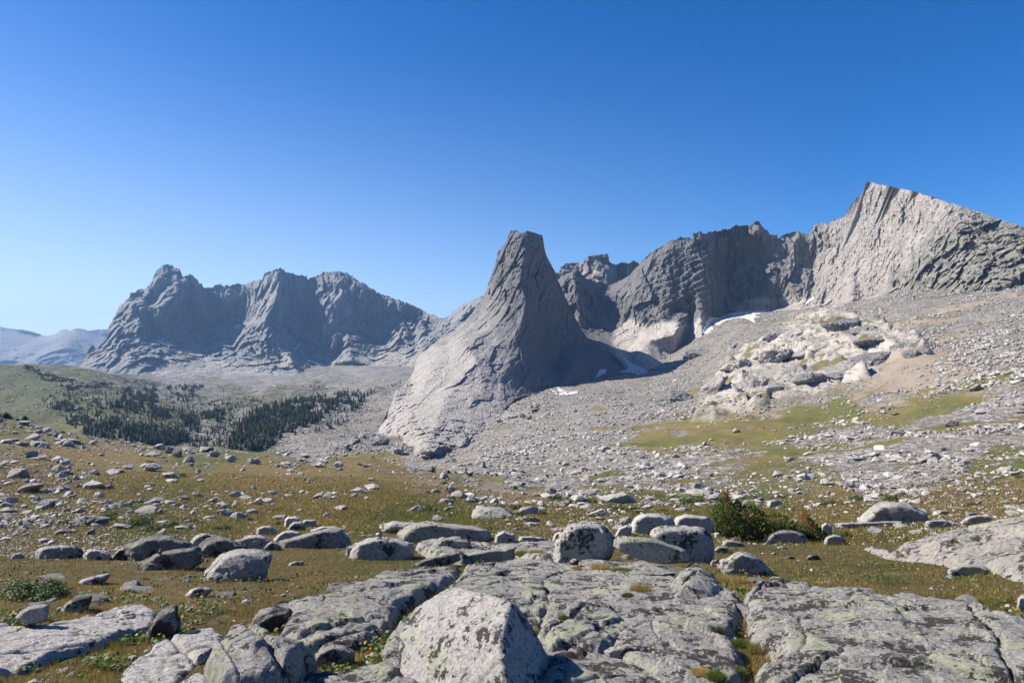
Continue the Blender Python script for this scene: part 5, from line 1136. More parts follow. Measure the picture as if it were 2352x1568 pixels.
# ------------------------------------------------------------------ trees
M['needle'] = mat_leaf('conifer_needles', (.022, .038, .016), (.075, .10, .036), None, tr=0)
M['bark'] = mat_leaf('bark', (.10, .075, .055), (.16, .13, .10), None, tr=0)
def tris_mesh(name, T, tn, mat, parent=None):
    T = np.asarray(T).reshape(-1, 3); n = len(T)//3
    return mesh_from(name, T, np.arange(3*n), 3, mat, smooth=False, attrs={'tn': np.asarray(tn)})
def conifer_arrays(rng, h=1.0, w=.17, dwarf=False):
    T, C = [], []
    L = 22 if not dwarf else 12
    for l in range(L):
        f = l/(L-1); z = h*(.06+.94*f) if not dwarf else h*(.05+.8*f)
        r = w*h*((1-f)**.85*1.0+.03)*rng.uniform(.75, 1.15)
        if dwarf: r = w*h*math.sqrt(max(0, 1-f*f))*rng.uniform(.6, 1.25)
        nb = 8 if not dwarf else 14
        for b in range(nb):
            a = rng.uniform(0, 6.283); rr = r*rng.uniform(.6, 1.15)
            d = np.array([math.cos(a), math.sin(a), 0]); sd = np.array([-d[1], d[0], 0])
            p0 = np.array([0, 0, z+.03*h]); p1 = d*rr+np.array([0, 0, z-.06*h*rng.uniform(0, 1.4) if not dwarf else z+.08*h*rng.uniform(-.5, 1.5)])
            wd = rr*.42+.012*h; mid = (p0+p1)/2+np.array([0, 0, .01*h])
            T += [p0, mid-sd*wd, p1, p0, p1, mid+sd*wd]
            c = rng.uniform(0, 1); C += [[c, 0, 0]]*6
    if not dwarf:
        for k in range(3):
            a = k*2.1; b = a+2.1; q = .018*h
            T += [np.array([math.cos(a)*q, math.sin(a)*q, 0]), np.array([math.cos(b)*q, math.sin(b)*q, 0]), np.array([0, 0, h*1.02])]; C += [[.3, 0, 0]]*3
    return np.array(T), np.array(C)
trng = np.random.default_rng(21)
CON = [conifer_arrays(trng, 1, trng.uniform(.17, .27)) for _ in range(7)]
DWF = [conifer_arrays(trng, 1, trng.uniform(.42, .98), True) for _ in range(4)]
conm = [tris_mesh('conifer_tree', a, c, M['needle']) for a, c in CON]
dwfm = [tris_mesh('dwarf_pine', a, c, M['needle']) for a, c in DWF]
PATCH = [
 (1, [(1530,1420),(1560,1330),(1640,1230),(1700,1170),(1900,1110),(2100,1070),(2352,1040),(2352,1120),(2250,1160),(2180,1230),(2000,1290),(1900,1340),(1790,1430),(1650,1430)], 520, (7, 13), 0, 'conifer in the dense stand on the valley slope left of the tower', 'conifers in the dense valley stand'),
 (1, [(560,1320),(680,1270),(780,1230),(820,1270),(900,1270),(1180,1310),(1270,1330),(1270,1370),(1100,1400),(900,1380)], 200, (7, 12), 0, 'conifer at the valley bottom just above the grass ridge', 'conifers at the valley bottom'),
 (1, [(850,1020),(1050,1020),(1070,1100),(1140,1200),(1000,1210),(900,1170),(820,1140),(650,1150),(640,1110),(800,1100)], 230, (6, 10), 0, 'conifer in the clump on the rocky knoll in mid valley', 'conifers on the mid valley knoll'),
 (1, [(1110,1010),(1250,990),(1380,1000),(1300,1040),(1300,1100),(1200,1110)], 70, (6, 10), 0, 'conifer on the bench below the left massif', 'conifers below the left massif'),
 (1, [(1200,1200),(1290,1210),(1340,1260),(1330,1310),(1260,1300)], 50, (7, 12), 0, 'conifer in the small clump at the valley centre', 'conifers at the valley centre'),
 (1, [(1350,1190),(1480,1160),(1540,1200),(1500,1240),(1350,1230)], 50, (7, 12), 0, 'conifer along the edge of the valley meadow', 'conifers by the valley meadow'),
 (1, [(100,850),(260,870),(400,940),(560,960),(700,975),(900,985),(860,1010),(600,1010),(480,1030),(330,980),(200,900)], 200, (3, 6), 1, 'dwarf pine on the crest and flank of the far left hill', 'dwarf pines on the far left hill'),
 (1, [(420,1010),(1000,960),(1500,1110),(2300,1060),(2300,1180),(1700,1420),(1200,1400),(600,1350),(250,1100)], 620, (4, 8), 0, 'scattered conifer standing apart in the open valley', 'scattered conifers of the open valley'),
 (1, [(1450,1090),(2352,1020),(2352,1260),(1900,1350),(1600,1440),(1450,1300)], 120, (5, 9), 0, 'lone conifer standing apart near the dense stand', 'lone conifers round the dense stand'),
 (1, [(500,1190),(640,1200),(620,1260),(440,1260)], 45, (3, 6), 1, 'dwarf pine on the lower flank of the far left hill', 'dwarf pines low on the far left hill'),
 (1, [(350,1140),(420,1100),(480,1110),(560,1150),(500,1170),(350,1150)], 45, (3, 6), 1, 'dwarf pine in the middle of the far left hill', 'dwarf pines midway up the far left hill'),
 (1, [(2000,1000),(2100,985),(2240,1010),(2200,1030),(2060,1020)], 25, (6, 9), 1, 'dwarf pine on the rubble below the left massif', 'dwarf pines on the rubble'),
 (2, [(0,1210),(60,1190),(200,1170),(210,1200),(100,1230),(100,1290),(0,1340)], 45, (6, 10), 0, 'conifer beside the rubble at the foot of the tower', 'conifers at the foot of the tower'),
 (2, [(260,1160),(340,1140),(340,1155),(250,1175)], 10, (4, 7), 1, 'dwarf pine under the left shoulder of the tower', 'dwarf pines under the shoulder'),
 (2, [(1140,1380),(1210,1310),(1275,1295),(1270,1330),(1210,1390),(1160,1395)], 30, (3.5, 6), 1, 'dwarf pine in the dark patch on the talus right of the tower', 'dwarf pines in the dark talus patch'),
 (6, [(240,375),(400,385),(420,400),(260,390)], 14, (.9, 1.6), 1, 'low dwarf pine along the edge of the brown ridge', 'dwarf pines edging the brown ridge'),
 (6, [(590,440),(700,440),(800,470),(950,470),(1010,520),(900,500),(700,475),(600,455)], 26, (1.2, 2.4), 1, 'dwarf pine in the dip between ridge and talus', 'dwarf pines in the dip'),
 (6, [(1040,430),(1080,430),(1080,460),(1040,460)], 4, (3, 5), 0, 'single dark tree standing at the foot of the talus', 'trees at the talus foot'),
 (6, [(130,330),(270,240),(290,250),(160,345)], 22, (4, 7), 1, 'dwarf pine on the rubble ramp left of the slabs', 'dwarf pines on the rubble ramp'),
 (6, [(730,340),(850,290),(880,360),(770,350)], 22, (2, 3.5), 1, 'dwarf pine at the toe of the pale slabs', 'dwarf pines at the slab toe'),
]
TREES = []
for k, poly, n, (h0, h1), dw, lb, gp in PATCH:
    if n > 30: n = int(n*3.4)
    sparse = 'standing apart' in lb
    pl = [R(k, a, b) for a, b in poly]
    x0, x1 = min(p[0] for p in pl), max(p[0] for p in pl); y0, y1 = min(p[1] for p in pl), max(p[1] for p in pl)
    c = 0; tries = 0
    while c < n and tries < n*30:
        tries += 1
        u, v = trng.uniform(x0, x1), trng.uniform(y0, y1)
        if not pip(pl, np.array([u]), np.array([v]))[0]: continue
        if noise(np.array([[u/9., v/4.5, 3.]]), 5)[0]+.5*noise(np.array([[u/30., v/13., 8.]]), 5)[0] < (-.12 if sparse else .02) and n > 30: continue
        g = hit(u, v, ymin=60); h = trng.uniform(h0, h1)*trng.uniform(.6, .95)
        TREES.append((h*F/g[1], g, h, dw, lb, gp)); c += 1
# dark pines along the left crest
for i in range(75):
    u = trng.uniform(-30, 205); y = trng.uniform(190, 215)
    x = (u-U0)/F*y
    h = trng.uniform(1.6, 3.6) if u < 60 else trng.uniform(1.2, 2.2)
    TREES.append((h*F/y*3, np.array([x, y, gz(x, y)[0]+(.3 if u > 60 else 1.0)]), h*1.15, 1, 'dark dwarf pine standing along the upper left crest', 'dark pines along the left crest'))
TREES.sort(key=lambda t: -t[0])
for n, (s, g, h, dw, lb, gp) in enumerate(TREES[:300]):
    o = link('dwarf_pine' if dw else 'conifer_tree', (dwfm if dw else conm)[n % (4 if dw else 7)])
    o.location = g-np.array([0, 0, .15]); o.scale = (h*(.62 if dw else 1), h*(.62 if dw else 1), h*(.62 if dw else 1)); o.rotation_euler = (0, 0, trng.uniform(0, 6.28)); tag(o, lb, 'dwarf pine' if dw else 'conifer', gp)
def merge_trees(name, L, lb, cat):
    T, C = [], []
    for s, g, h, dw, _, _ in L:
        a, c = (DWF if dw else CON)[trng.integers(0, 4 if dw else 7)]
        t = trng.uniform(0, 6.28); R_ = np.array([[math.cos(t), -math.sin(t), 0], [math.sin(t), math.cos(t), 0], [0, 0, 1]])
        T.append(a@R_.T*h*(.62 if dw else 1)+g-np.array([0, 0, .2])); C.append(c)
    tag(link(name, tris_mesh(name, np.concatenate(T), np.concatenate(C), M['needle'])), lb, cat, kind='stuff')
merge_trees('far_woodland', TREES[300:], 'far-off conifer woodland spread over the valley floor', 'woodland')

# ------------------------------------------------------------------ leafy bushes
M['willow'] = mat_leaf('willow_leaf', (.035, .065, .018), (.085, .125, .035), (.12, .10, .03), tr=.15)
M['needle_near'] = mat_leaf('pine_needles', (.040, .085, .014), (.15, .22, .034), (.02, .02, .01), tr=.1)
M['needle_dead'] = mat_leaf('dead_needles', (.24, .075, .024), (.38, .16, .06), (.20, .15, .10), tr=.05)
M['twig'] = mat_leaf('twigs', (.13, .095, .07), (.34, .29, .25), None, tr=0)
def bush_arrays(rng, n=1400, leaf=.06, flat=1.0):
    """unit bush: width 1, low dome of leaf blades on lumpy stems"""
    lump = rng.normal(size=(9, 3))*np.array([.26, .26, 0]); lump[:, 2] = 0
    lr = rng.uniform(.14, .30, 9)
    k = rng.integers(0, 9, n); d = rng.normal(size=(n, 3)); d /= np.linalg.norm(d, axis=1, keepdims=True); d[:, 2] = np.abs(d[:, 2])
    rad = lr[k]*rng.uniform(.55, 1.08, n)
    p = lump[k]+d*rad[:, None]*np.array([1, 1, .95*flat])
    nrm = d+rng.normal(size=(n, 3))*.45; nrm /= np.linalg.norm(nrm, axis=1, keepdims=True)
    a = rng.normal(size=(n, 3)); a -= (a*nrm).sum(1, keepdims=True)*nrm; a /= np.linalg.norm(a, axis=1, keepdims=True)
    b = np.cross(nrm, a); s = leaf*rng.uniform(.6, 1.3, n)[:, None]
    T = np.stack([p-a*s*.5, p+b*s*.35, p+a*s*.7, p-a*s*.5, p+a*s*.7, p-b*s*.35], 1).reshape(-1, 3)
    # join: 2 tris -> a folded leaf
    c = np.repeat(np.stack([rng.random(n), (rng.random(n) < .07)*rng.random(n), np.zeros(n)], -1), 6, 0)
    return T, c
brng = np.random.default_rng(9)
BUSH = [tris_mesh('willow_bush', *bush_arrays(brng, 1500, .055), M['willow']) for _ in range(5)]
BUSHN = [tris_mesh('dwarf_pine', *bush_arrays(brng, 2000, .05, 1.2), M['needle_near']) for _ in range(3)]
BB = [(5,630,745,752,790,'upper willow bush right of the arched boulder'),(5,700,775,760,815,'small willow bush touching the arched boulder'),(5,365,800,468,842,'dark willow bush left of the cube-like boulder'),(5,290,800,355,830,'leftmost low willow bush in the stony meadow'),(5,800,790,960,855,'broad willow bush in the middle of the willow thicket'),(5,900,770,1000,820,'upper willow bush of the thicket under the long boulder'),(5,930,835,1060,885,'front willow bush of the thicket'),(5,1070,805,1195,860,'bright green willow bush at the right end of the thicket'),(5,1200,790,1295,825,'willow bush between thicket and meadow stones'),(5,1430,830,1545,878,'rounded dark willow bush below the meadow cluster'),(5,1100,870,1180,900,'low willow bush beneath the bright green one'),(5,980,770,1040,790,'tiny willow bush under the long flat-topped boulder'),(5,1075,492,1150,525,'green bush beside the flat stone on mid hillside'),(5,970,402,1035,422,'low green bush below the ridge crest'),(5,1640,785,1690,815,'small willow bush right of the meadow cluster'),(5,1830,785,1890,810,'small bush above the blocky pair of boulders'),(5,1840,812,1890,845,'bush tucked behind the blocky pair of boulders'),
 (6,665,708,740,755,'willow bush right of the slanted-top boulder'),(6,1245,700,1310,745,'willow bush at the right end of the whale-shaped boulder'),(6,1290,740,1345,785,'willow bush below the angular grey boulder'),(6,1420,735,1500,775,'willow bush right of the angular grey boulder'),(6,1430,705,1500,730,'upper willow bush right of the angular grey boulder'),(6,1060,850,1150,880,'low bush behind the far slabs'),(6,1990,700,2150,755,'widest low willow bush on the right meadow'),(6,1870,715,1980,745,'willow bush left of the widest one on the right meadow'),(6,2240,728,2305,752,'little willow bush above the brownish dome'),(6,1500,635,1600,680,'willow bush left of the pyramid-shaped boulder'),(6,1590,660,1690,715,'willow bush in front of the pyramid-shaped boulder'),(6,1730,660,1820,700,'willow bush right of the pyramid-shaped boulder'),(6,1280,835,1335,860,'bush above the cream flat stone'),(6,1325,855,1385,885,'bush below the thin white flat stone'),(6,1420,635,1500,655,'low willow bush below the square upright boulder'),(6,1140,700,1215,730,'low willow bush behind the whale-shaped boulder'),
 (4,985,1085,1155,1135,'bluish green willow mat behind the pine shrub'),(4,1195,1075,1330,1105,'long thin willow mat right of the bluish one'),(4,1365,1040,1450,1070,'bright green mat above the massive hump'),(4,30,1085,200,1130,'willow mat at the talus foot left of the pine shrub'),(4,1810,945,1880,970,'dark green mat on the low ledge at right'),(4,1980,1115,2060,1140,'little green mat on the right flat')]
PB = [(4,1430,1048,1510,1102,'yellowish dwarf pine above the massive hump'),(4,1510,1052,1558,1078,'tiny dwarf pine right of the yellowish one'),(4,1085,1290,1215,1362,'small dark juniper right of the pine shrub'),(4,225,1130,280,1160,'small green bush left of the pine shrub top'),(6,780,543,815,572,'dark dwarf pine on the brown slope above the split boulder'),(6,675,610,712,635,'dwarf pine left of the split boulder'),(6,820,648,875,675,'dwarf pine below the split boulder'),(6,968,648,1035,690,'dark dwarf pine right of the fractured stones'),(6,205,425,250,445,'dwarf pine near the dark flat crest boulder'),(6,1240,575,1290,605,'dwarf pine where ridge and talus meet'),(5,1190,492,1240,515,'dwarf pine touching the green bush on mid hillside'),(4,2180,930,2235,952,'dark dwarf bush near the right edge'),(4,2305,928,2352,950,'green dwarf bush cut by the right edge')]
def put_bush(k, x0, y0, x1, y1, lb, pool, name, cat, i, hk=1.0):
    u0, v0 = R(k, x0, y0); u1, v1 = R(k, x1, y1); g = hit((u0+u1)/2, v1-2); y = g[1]; w = (u1-u0)/F*y; hh = (v1-v0)/F*y
    o = link(name, pool[i % len(pool)]); y2 = y+w*.3
    sz = max(.35*w, hh*1.25-w*.5*(v1-V0)/F)/.34
    o.scale = (w*1.0, w*.8, sz*hk); o.rotation_euler = (0, 0, brng.uniform(-.5, .5)+(3.14 if i % 2 else 0))
    o.location = (g[0], y2, gz(g[0], y2)[0]-.02*w); tag(o, lb, cat)
for i, b in enumerate(BB): put_bush(*b, BUSH, 'willow_bush', 'bush', i)
for i, b in enumerate(PB): put_bush(*b, BUSHN, 'dwarf_pine', 'dwarf pine', i)
# big leafy willow at the left edge
T, c = bush_arrays(brng, 5200, .034)
put_bush(7, -170, 470, 330, 600, 'leafy dark green willow patch at the left edge of the foreground', [tris_mesh('willow_bush', T, c, M['willow'])], 'willow_bush', 'bush', 0, .8)

# ------------------------------------------------------------------ the pine shrub with dead red twigs
def pine_shrub():
    pl = [R(10, a, b) for a, b in [(1420,180),(1440,130),(1470,70),(1505,20),(1525,25),(1545,90),(1570,110),(1600,80),(1625,135),(1660,110),(1700,118),(1745,150),(1800,185),(1880,175),(1935,205),(1990,238),(2020,190),(2045,170),(2090,215),(2150,268),(2205,330),(2170,352),(2110,350),(2060,330),(1990,300),(1880,285),(1800,320),(1740,365),(1650,372),(1600,325),(1520,335),(1450,280)]]
    g = hit(R(10, 1680, 365)[0], R(10, 1680, 365)[1]); d0 = g[1]+.25
    r = np.random.default_rng(4)
    root = bpy.data.objects.new('pine_shrub', None); COL.objects.link(root); root.location = g; tag(root, 'sprawling pine shrub with rust-red dead twigs among dark green needles', 'shrub')
    G = np.array(g)
    dead = [(1510,45,34),(1640,165,30),(1655,205,20),(1720,185,22),(1830,215,22),(1905,205,24),(2040,210,44),(2100,255,34),(1520,110,16),(1960,250,16)]
    x0, x1 = min(p[0] for p in pl), max(p[0] for p in pl); y0, y1 = min(p[1] for p in pl), max(p[1] for p in pl)
    live, livec, dd, ddc, tw, twc = [], [], [], [], [], []
    n = 0
    base = [R(10, 1640, 350), R(10, 1720, 340), R(10, 1880, 290), R(10, 2080, 340), R(10, 1560, 320)]
    def tube(a, b, ra, rb, out, oc, c):
        d = b-a; L = np.linalg.norm(d)+1e-9; d = d/L; q = np.cross(d, [.3, .8, .5]); q /= np.linalg.norm(q); s = np.cross(d, q)
        for k in range(4):
            t0, t1 = k*math.pi/2, (k+1)*math.pi/2
            A, B = a+ra*(q*math.cos(t0)+s*math.sin(t0)), a+ra*(q*math.cos(t1)+s*math.sin(t1))
            Cc, D = b+rb*(q*math.cos(t1)+s*math.sin(t1)), b+rb*(q*math.cos(t0)+s*math.sin(t0))
            out.extend([A, B, Cc, A, Cc, D]); oc.extend([[c, 0, 0]]*6)
    while n < 2700:
        u, v = r.uniform(x0, x1), r.uniform(y0, y1)
        dist = sdist(pl, np.array([u]), np.array([v]))[0]
        if dist < -1.5: continue
        if dist < 0 and r.random() < .5: continue
        th = min(.55, .08+.030*max(0, dist))*1.15
        dy = r.uniform(-1, 1)*th
        if r.random() < .5: dy = -abs(dy)
        p = U2W(np.float64(u), np.float64(v), d0+dy+.1)
        Xr, Yr = (u-RG[10][0])/RG[10][2], (v-RG[10][1])/RG[10][2]
        isd = any((Xr-a)**2+(Yr-b)**2 < (q*r.uniform(.5, 1.15))**2 for a, b, q in dead)
        bs = min(base, key=lambda b: abs(b[0]-u)+r.uniform(0, 12)); bp = U2W(np.float64(bs[0]), np.float64(bs[1]), d0)
        ax = (p-bp); ax = ax/np.linalg.norm(ax)*.7+np.array([r.normal()*.30, r.normal()*.30, .75+r.normal()*.2]); ax /= np.linalg.norm(ax)
        Lt = r.uniform(.06, .12); q = np.cross(ax, [.2, .9, .3]); q /= np.linalg.norm(q); s = np.cross(ax, q)
        NN = 44 if not isd else 28; tone = r.random()
        f = r.random(NN)[:, None]; an = r.uniform(0, 6.283, NN)[:, None]; rad = q*np.cos(an)+s*np.sin(an)
        st = p+ax*Lt*(f-.5); nd = rad*.75+ax*.75; nd /= np.linalg.norm(nd, axis=1, keepdims=True); ln = r.uniform(.034, .058, (NN, 1))*(1.15-.3*f)
        sd = np.cross(nd, rad+ax*.2); sd = sd/(np.linalg.norm(sd, axis=1, keepdims=True)+1e-9)*.0055
        L, Lc = (dd, ddc) if isd else (live, livec)
        L.append(np.stack([st-sd, st+sd, st+nd*ln], 1).reshape(-1, 3)); tn = np.clip(tone*.7+.3*r.random((NN, 1))+.25*f-.1, 0, 1)
        Lc.append(np.repeat(np.concatenate([tn, 0*tn, 0*tn], 1), 3, 0))
        tube(p-ax*Lt*.7, p+ax*Lt*.4, .0018, .001, tw, twc, .3 if not isd else .7)
        if n % 34 == 0:
            m = (bp*.45+p*.55)+np.array([0, 0, -.05]); tube(bp+r.normal(size=3)*.04, m, .016, .010, tw, twc, .3); tube(m, p, .010, .004, tw, twc, .45 if not isd else .95)
        n += 1
    for nm, a, c, mt in (('foliage', live, livec, M['needle_near']), ('dead_foliage', dd, ddc, M['needle_dead']), ('branches', tw, twc, M['twig'])):
        o = link(nm, tris_mesh(nm, (np.array(a) if nm == 'branches' else np.concatenate(a))-G, (np.array(c) if nm == 'branches' else np.concatenate(c)), mt), root)
        if nm == 'dead_foliage': o['label'] = 'rust-red dead needles on the upper twigs'
pine_shrub()

# ------------------------------------------------------------------ turf
M['grass'] = mat_leaf('grass_blades', (.22, .17, .045), (.56, .40, .15), (.09, .15, .024), tr=.3)
def blades(px, py, pz, h, w, rng, lean=.45, tone=None, green=None):
    n = len(px); a = rng.uniform(0, 6.283, n); b = rng.uniform(0, 6.283, n)
    base = np.stack([px, py, pz-h*.12], -1); sd = np.stack([np.cos(a), np.sin(a)*.5, 0*a], -1)*w[:, None]*.5
    ln = lean*rng.random(n)**.8
    tip = base+np.stack([np.cos(b)*ln*h, np.sin(b)*ln*h, h*(1-.4*ln)], -1)
    T = np.stack([base-sd, base+sd, tip], 1).reshape(-1, 3)
    tone = rng.random(n) if tone is None else tone; green = np.zeros(n) if green is None else green
    return T, np.repeat(np.stack([tone, green, 0*tone], -1), 3, 0)
grng = np.random.default_rng(33)
wg = np.zeros_like(UU); wg[1:] = np.clip(VV[:-1]-VV[1:], 0, 8)
wg *= vis*(UU > -80)*(UU < 2430)
def scatter(wt, n):
    cw = np.cumsum(wt.ravel()); idx = np.searchsorted(cw, grng.random(n)*cw[-1]); i, j = np.unravel_index(idx, UU.shape)
    y = TY[i]*np.exp((grng.random(n)-.5)*(TL[1]-TL[0])); u = TU[j]+(grng.random(n)-.5)*(TU[1]-TU[0]); x = (u-U0)/F*y
    return x, y, gz(x, y), i, j
x, y, z, i, j = scatter(wg*(YY > 2.6)*(YY < 17), 420000)
q = np.stack([x, y, 0*x], -1)
cl = fbm(q*2.6, 3, 41); cl2 = fbm(q*.8, 3, 44); fine = noise(q*14, 46)
slm = on_slab(x, y)
keep = (~slm) & (cl+.5*cl2+.5*fine > -.10)
x, y, z, cl, cl2, fine = (k[keep] for k in (x, y, z, cl, cl2, fine)); n = len(x)
h = grng.uniform(.018, .052, n)*(1+.7*np.clip(cl, -.6, 1)); w = grng.uniform(.0035, .007, n)*np.clip(y/6, .8, 2.2)
tone = np.clip(.45+.7*cl2+.28*grng.normal(size=n), 0, 1); gr = np.clip(sstep(.02, .35, fbm(np.stack([x, y, 0*x], -1)*1.1, 3, 49))*grng.random(n)*1.3, 0, 1)
T1, C1 = blades(x, y, z, h, w, grng, tone=tone, green=gr)
x, y, z, i, j = scatter(wg*(YY > 15)*(YY < 90)*(1-.8*np.clip(mkv[..., 0], 0, 1)), 170000); n = len(x)
h = grng.uniform(.06, .2, n)*np.clip(y/30, .8, 1.6); w = grng.uniform(.02, .045, n)*np.clip(y/30, .7, 2.4)
T2, C2 = blades(x, y, z, h, w, grng, tone=np.clip(.22+.3*grng.normal(size=n)+.5*fbm(np.stack([x/4, y/4, 0*x], -1), 3, 91), 0, 1), green=np.clip(mkv[i, j, 1]*grng.random(n), 0, 1))
tag(link('grass', tris_mesh('grass', np.concatenate([T1, T2]), np.concatenate([C1, C2]), M['grass'])), 'straw and green alpine turf between the rocks', 'grass', kind='stuff')
# low leafy plants and orange flowers in the turf
M['herb'] = mat_leaf('herbs', (.045, .085, .016), (.11, .16, .03), (.50, .24, .02), tr=.2)
x, y, z, i, j = scatter(wg*(YY > 2.6)*(YY < 15), 80000)
q = np.stack([x, y, 0*x], -1); s0 = fbm(q*1.9, 3, 61); keep = (~on_slab(x, y)) & (s0+.35*noise(q*9, 3) > .12)
x, y, z = x[keep], y[keep], z[keep]; n = len(x)
p = np.stack([x, y, z+grng.uniform(.005, .045, n)], -1); nn = grng.normal(size=(n, 3))*.6+np.array([0, -.2, 1]); nn /= np.linalg.norm(nn, axis=1, keepdims=True)
a = np.cross(nn, grng.normal(size=(n, 3))); a /= np.linalg.norm(a, axis=1, keepdims=True); b = np.cross(nn, a); s = grng.uniform(.010, .020, n)[:, None]
fl = (grng.random(n) < .035); p[fl, 2] += .03; s[fl] *= .8
T = np.stack([p-a*s, p+b*s*.7, p+a*s, p-a*s, p+a*s, p-b*s*.7], 1).reshape(-1, 3)
tag(link('ground_cover', tris_mesh('ground_cover', T, np.repeat(np.stack([grng.random(n), fl*1.0, 0*x], -1), 6, 0), M['herb'])), 'low green herbs with a few orange flowers in the turf', 'plants', kind='stuff')
x, y, z, i, j = scatter(wg*(YY > 2.6)*(YY < 16), 16000)
q = np.stack([x, y, 0*x], -1); s0 = fbm(q*1.2+7, 3, 71); keep = (s0+.5*np.clip(mkv[i, j, 2], 0, 1) > .16) & ~on_slab(x, y); x, y, z = x[keep], y[keep], z[keep]; n = len(x)
sz = .011*(1-grng.random(n))**-.5; sz = np.clip(sz, .010, .07); Pv, Pf = PROT[2][3]
rm = rotm(grng.normal(size=n)*.3, grng.normal(size=n)*.3, grng.uniform(0, 6.28, n))
W_ = np.einsum('nij,nvj->nvi', rm, Pv[None]*sz[:, None, None])+np.stack([x, y, z+sz*.15], -1)[:, None, :]
tag(link('pebbles', mesh_from('pebbles', W_.reshape(-1, 3), (Pf[None]+np.arange(n)[:, None, None]*len(Pv)).reshape(-1, 3), 3, M['rubble'], smooth=False, attrs={'tn': np.repeat(np.stack([grng.random(n), (grng.random(n) < .1)*1.0, 0*x], -1), len(Pv), 0)})), 'small grey pebbles showing through the turf', 'pebbles', kind='stuff')
# loose stones among the near turf and slabs
NS = 110; x, y, z, i, j = scatter(wg*(YY > 5)*(YY < 16.5), 900); keep = np.where((~on_slab(x, y)) & (x/y*F+U0 > 5) & (x/y*F+U0 < 2345))[0][:NS]
for c_, k in enumerate(keep):
    dm = min(math.hypot(x[k]-a, y[k]-b)-r for a, b, r in ROCKXY)
    if dm < .02: continue
    sz = float(np.clip(.055*(1-grng.random())**-.7, .05, .34)); o = link('stone', pm[(c_*5) % len(pm)])
    o.scale = (sz, sz, sz*.8); o.location = (x[k], y[k], z[k]+sz*.05); o.rotation_euler = (grng.normal()*.15, grng.normal()*.15, grng.uniform(0, 6.28))
    u_ = x[k]/y[k]*F+U0
    tag(o, 'small pale stone lying in the turf '+('left of the long tilted slab' if u_ < 700 else 'behind the largest slab at right' if u_ > 1650 else 'between the slabs of the middle foreground'), 'stone', 'loose stones '+('in the left turf' if u_ < 700 else 'in the right turf' if u_ > 1650 else 'between the middle slabs'))
# tufts growing on and between the slabs
def find_top(u, v):
    """nearest surface among slabs and ground at pixel"""
    best = hit(u, v)
    for poly, X, Y, z, d, e in SLABS:
        vv = V0+(ZC-z)/Y*F; uu = U0+X/Y*F
        dd = (uu-u)**2+(vv-v)**2+np.where(d > 0, 0, 1e6); k = np.argmin(dd)
        if dd.flat[k] < 60 and Y.flat[k] < best[1]: best = np.array([X.flat[k], Y.flat[k], z.flat[k]])
    return best
TF = [(10,875,620,1025,705,.5,.15,'spiky green grass tuft in a pocket of the middle slab'),(10,825,700,910,742,.3,.9,'yellow-green moss cushion below the spiky tuft'),(10,612,480,750,558,.8,.0,'reddish dry tuft under the tall spotted boulder'),(10,95,395,200,462,.45,.6,'grass tuft left half of the strip by the tall boulder'),(10,190,400,300,455,.75,.3,'grass tuft right half of the strip by the tall boulder'),(10,500,500,545,560,.8,.1,'thin straw tuft beside the fist-sized stone'),(10,1480,545,1560,640,.9,.0,'rusty grass at the right foot of the lichen dome'),(10,1560,560,1665,650,.9,.05,'straw-coloured grass between dome and jagged boulder'),(9,620,870,760,950,.3,.9,'green moss cushion in the crack left of the largest slab'),(9,740,880,880,970,.5,.5,'spiky tuft at the lower end of the grassy crack'),(9,510,830,595,862,.3,.9,'small moss cushion on the middle bedrock slab'),(9,395,1055,520,1120,.9,.1,'brown dry tuft near the bottom edge'),(9,490,1065,605,1150,.3,.9,'round moss cushion at the bottom edge'),(9,640,700,720,760,.4,.8,'upper moss cushion in the crack beside the largest slab'),(9,670,580,715,620,.4,.8,'small moss clump at the head of the crack'),(9,640,990,710,1110,.4,.7,'lowest mossy patch in the crack beside the largest slab'),(10,740,540,890,578,.4,.8,'mossy strip under the overhanging plate'),(8,1935,680,2000,710,.4,.8,'tiny moss clump on the yellow-green domed slab'),(8,1770,700,1815,830,.5,.6,'mossy gap right of the little wedged slab')]
for n_, (k, x0, y0, x1, y1, tn, gn, lb) in enumerate(TF):
    u0, v0 = R(k, x0, y0); u1, v1 = R(k, x1, y1); p = find_top((u0+u1)/2, v1-3); w = (u1-u0)/F*p[1]; hh = (v1-v0)/F*p[1]
    m = 900; a = grng.uniform(0, 6.283, m); rr = w*.46*np.sqrt(grng.random(m)); mossy = gn > .6
    x = rr*np.cos(a); yv = rr*np.sin(a)*.8
    h = (grng.uniform(.5, 1, m)*min(hh*.8, .13)*(1-.4*(rr/(w*.5))**2)) if not mossy else grng.uniform(.6, 1, m)*min(.035, hh*.4)
    zz = gz(p[0]+x, p[1]+w*.3+yv)-gz(p[0], p[1]+w*.3)[0]
    T, C = blades(x, yv, zz+(.02 if mossy else 0)*(1-(rr/(w*.5))**2), h+.012, np.full(m, .0045 if not mossy else .007), grng, lean=.9 if not mossy else 1.2, tone=np.clip(tn+.25*grng.normal(size=m), 0, 1), green=np.clip(gn+.2*grng.normal(size=m), 0, 1))
    o = link('grass_tuft' if not mossy else 'moss_cushion', tris_mesh('grass_tuft', T, C, M['grass'])); o.location = (p[0], p[1]+w*.3, max(p[2], gz(p[0], p[1]+w*.3)[0])-.01); tag(o, lb, 'grass tuft' if not mossy else 'moss')

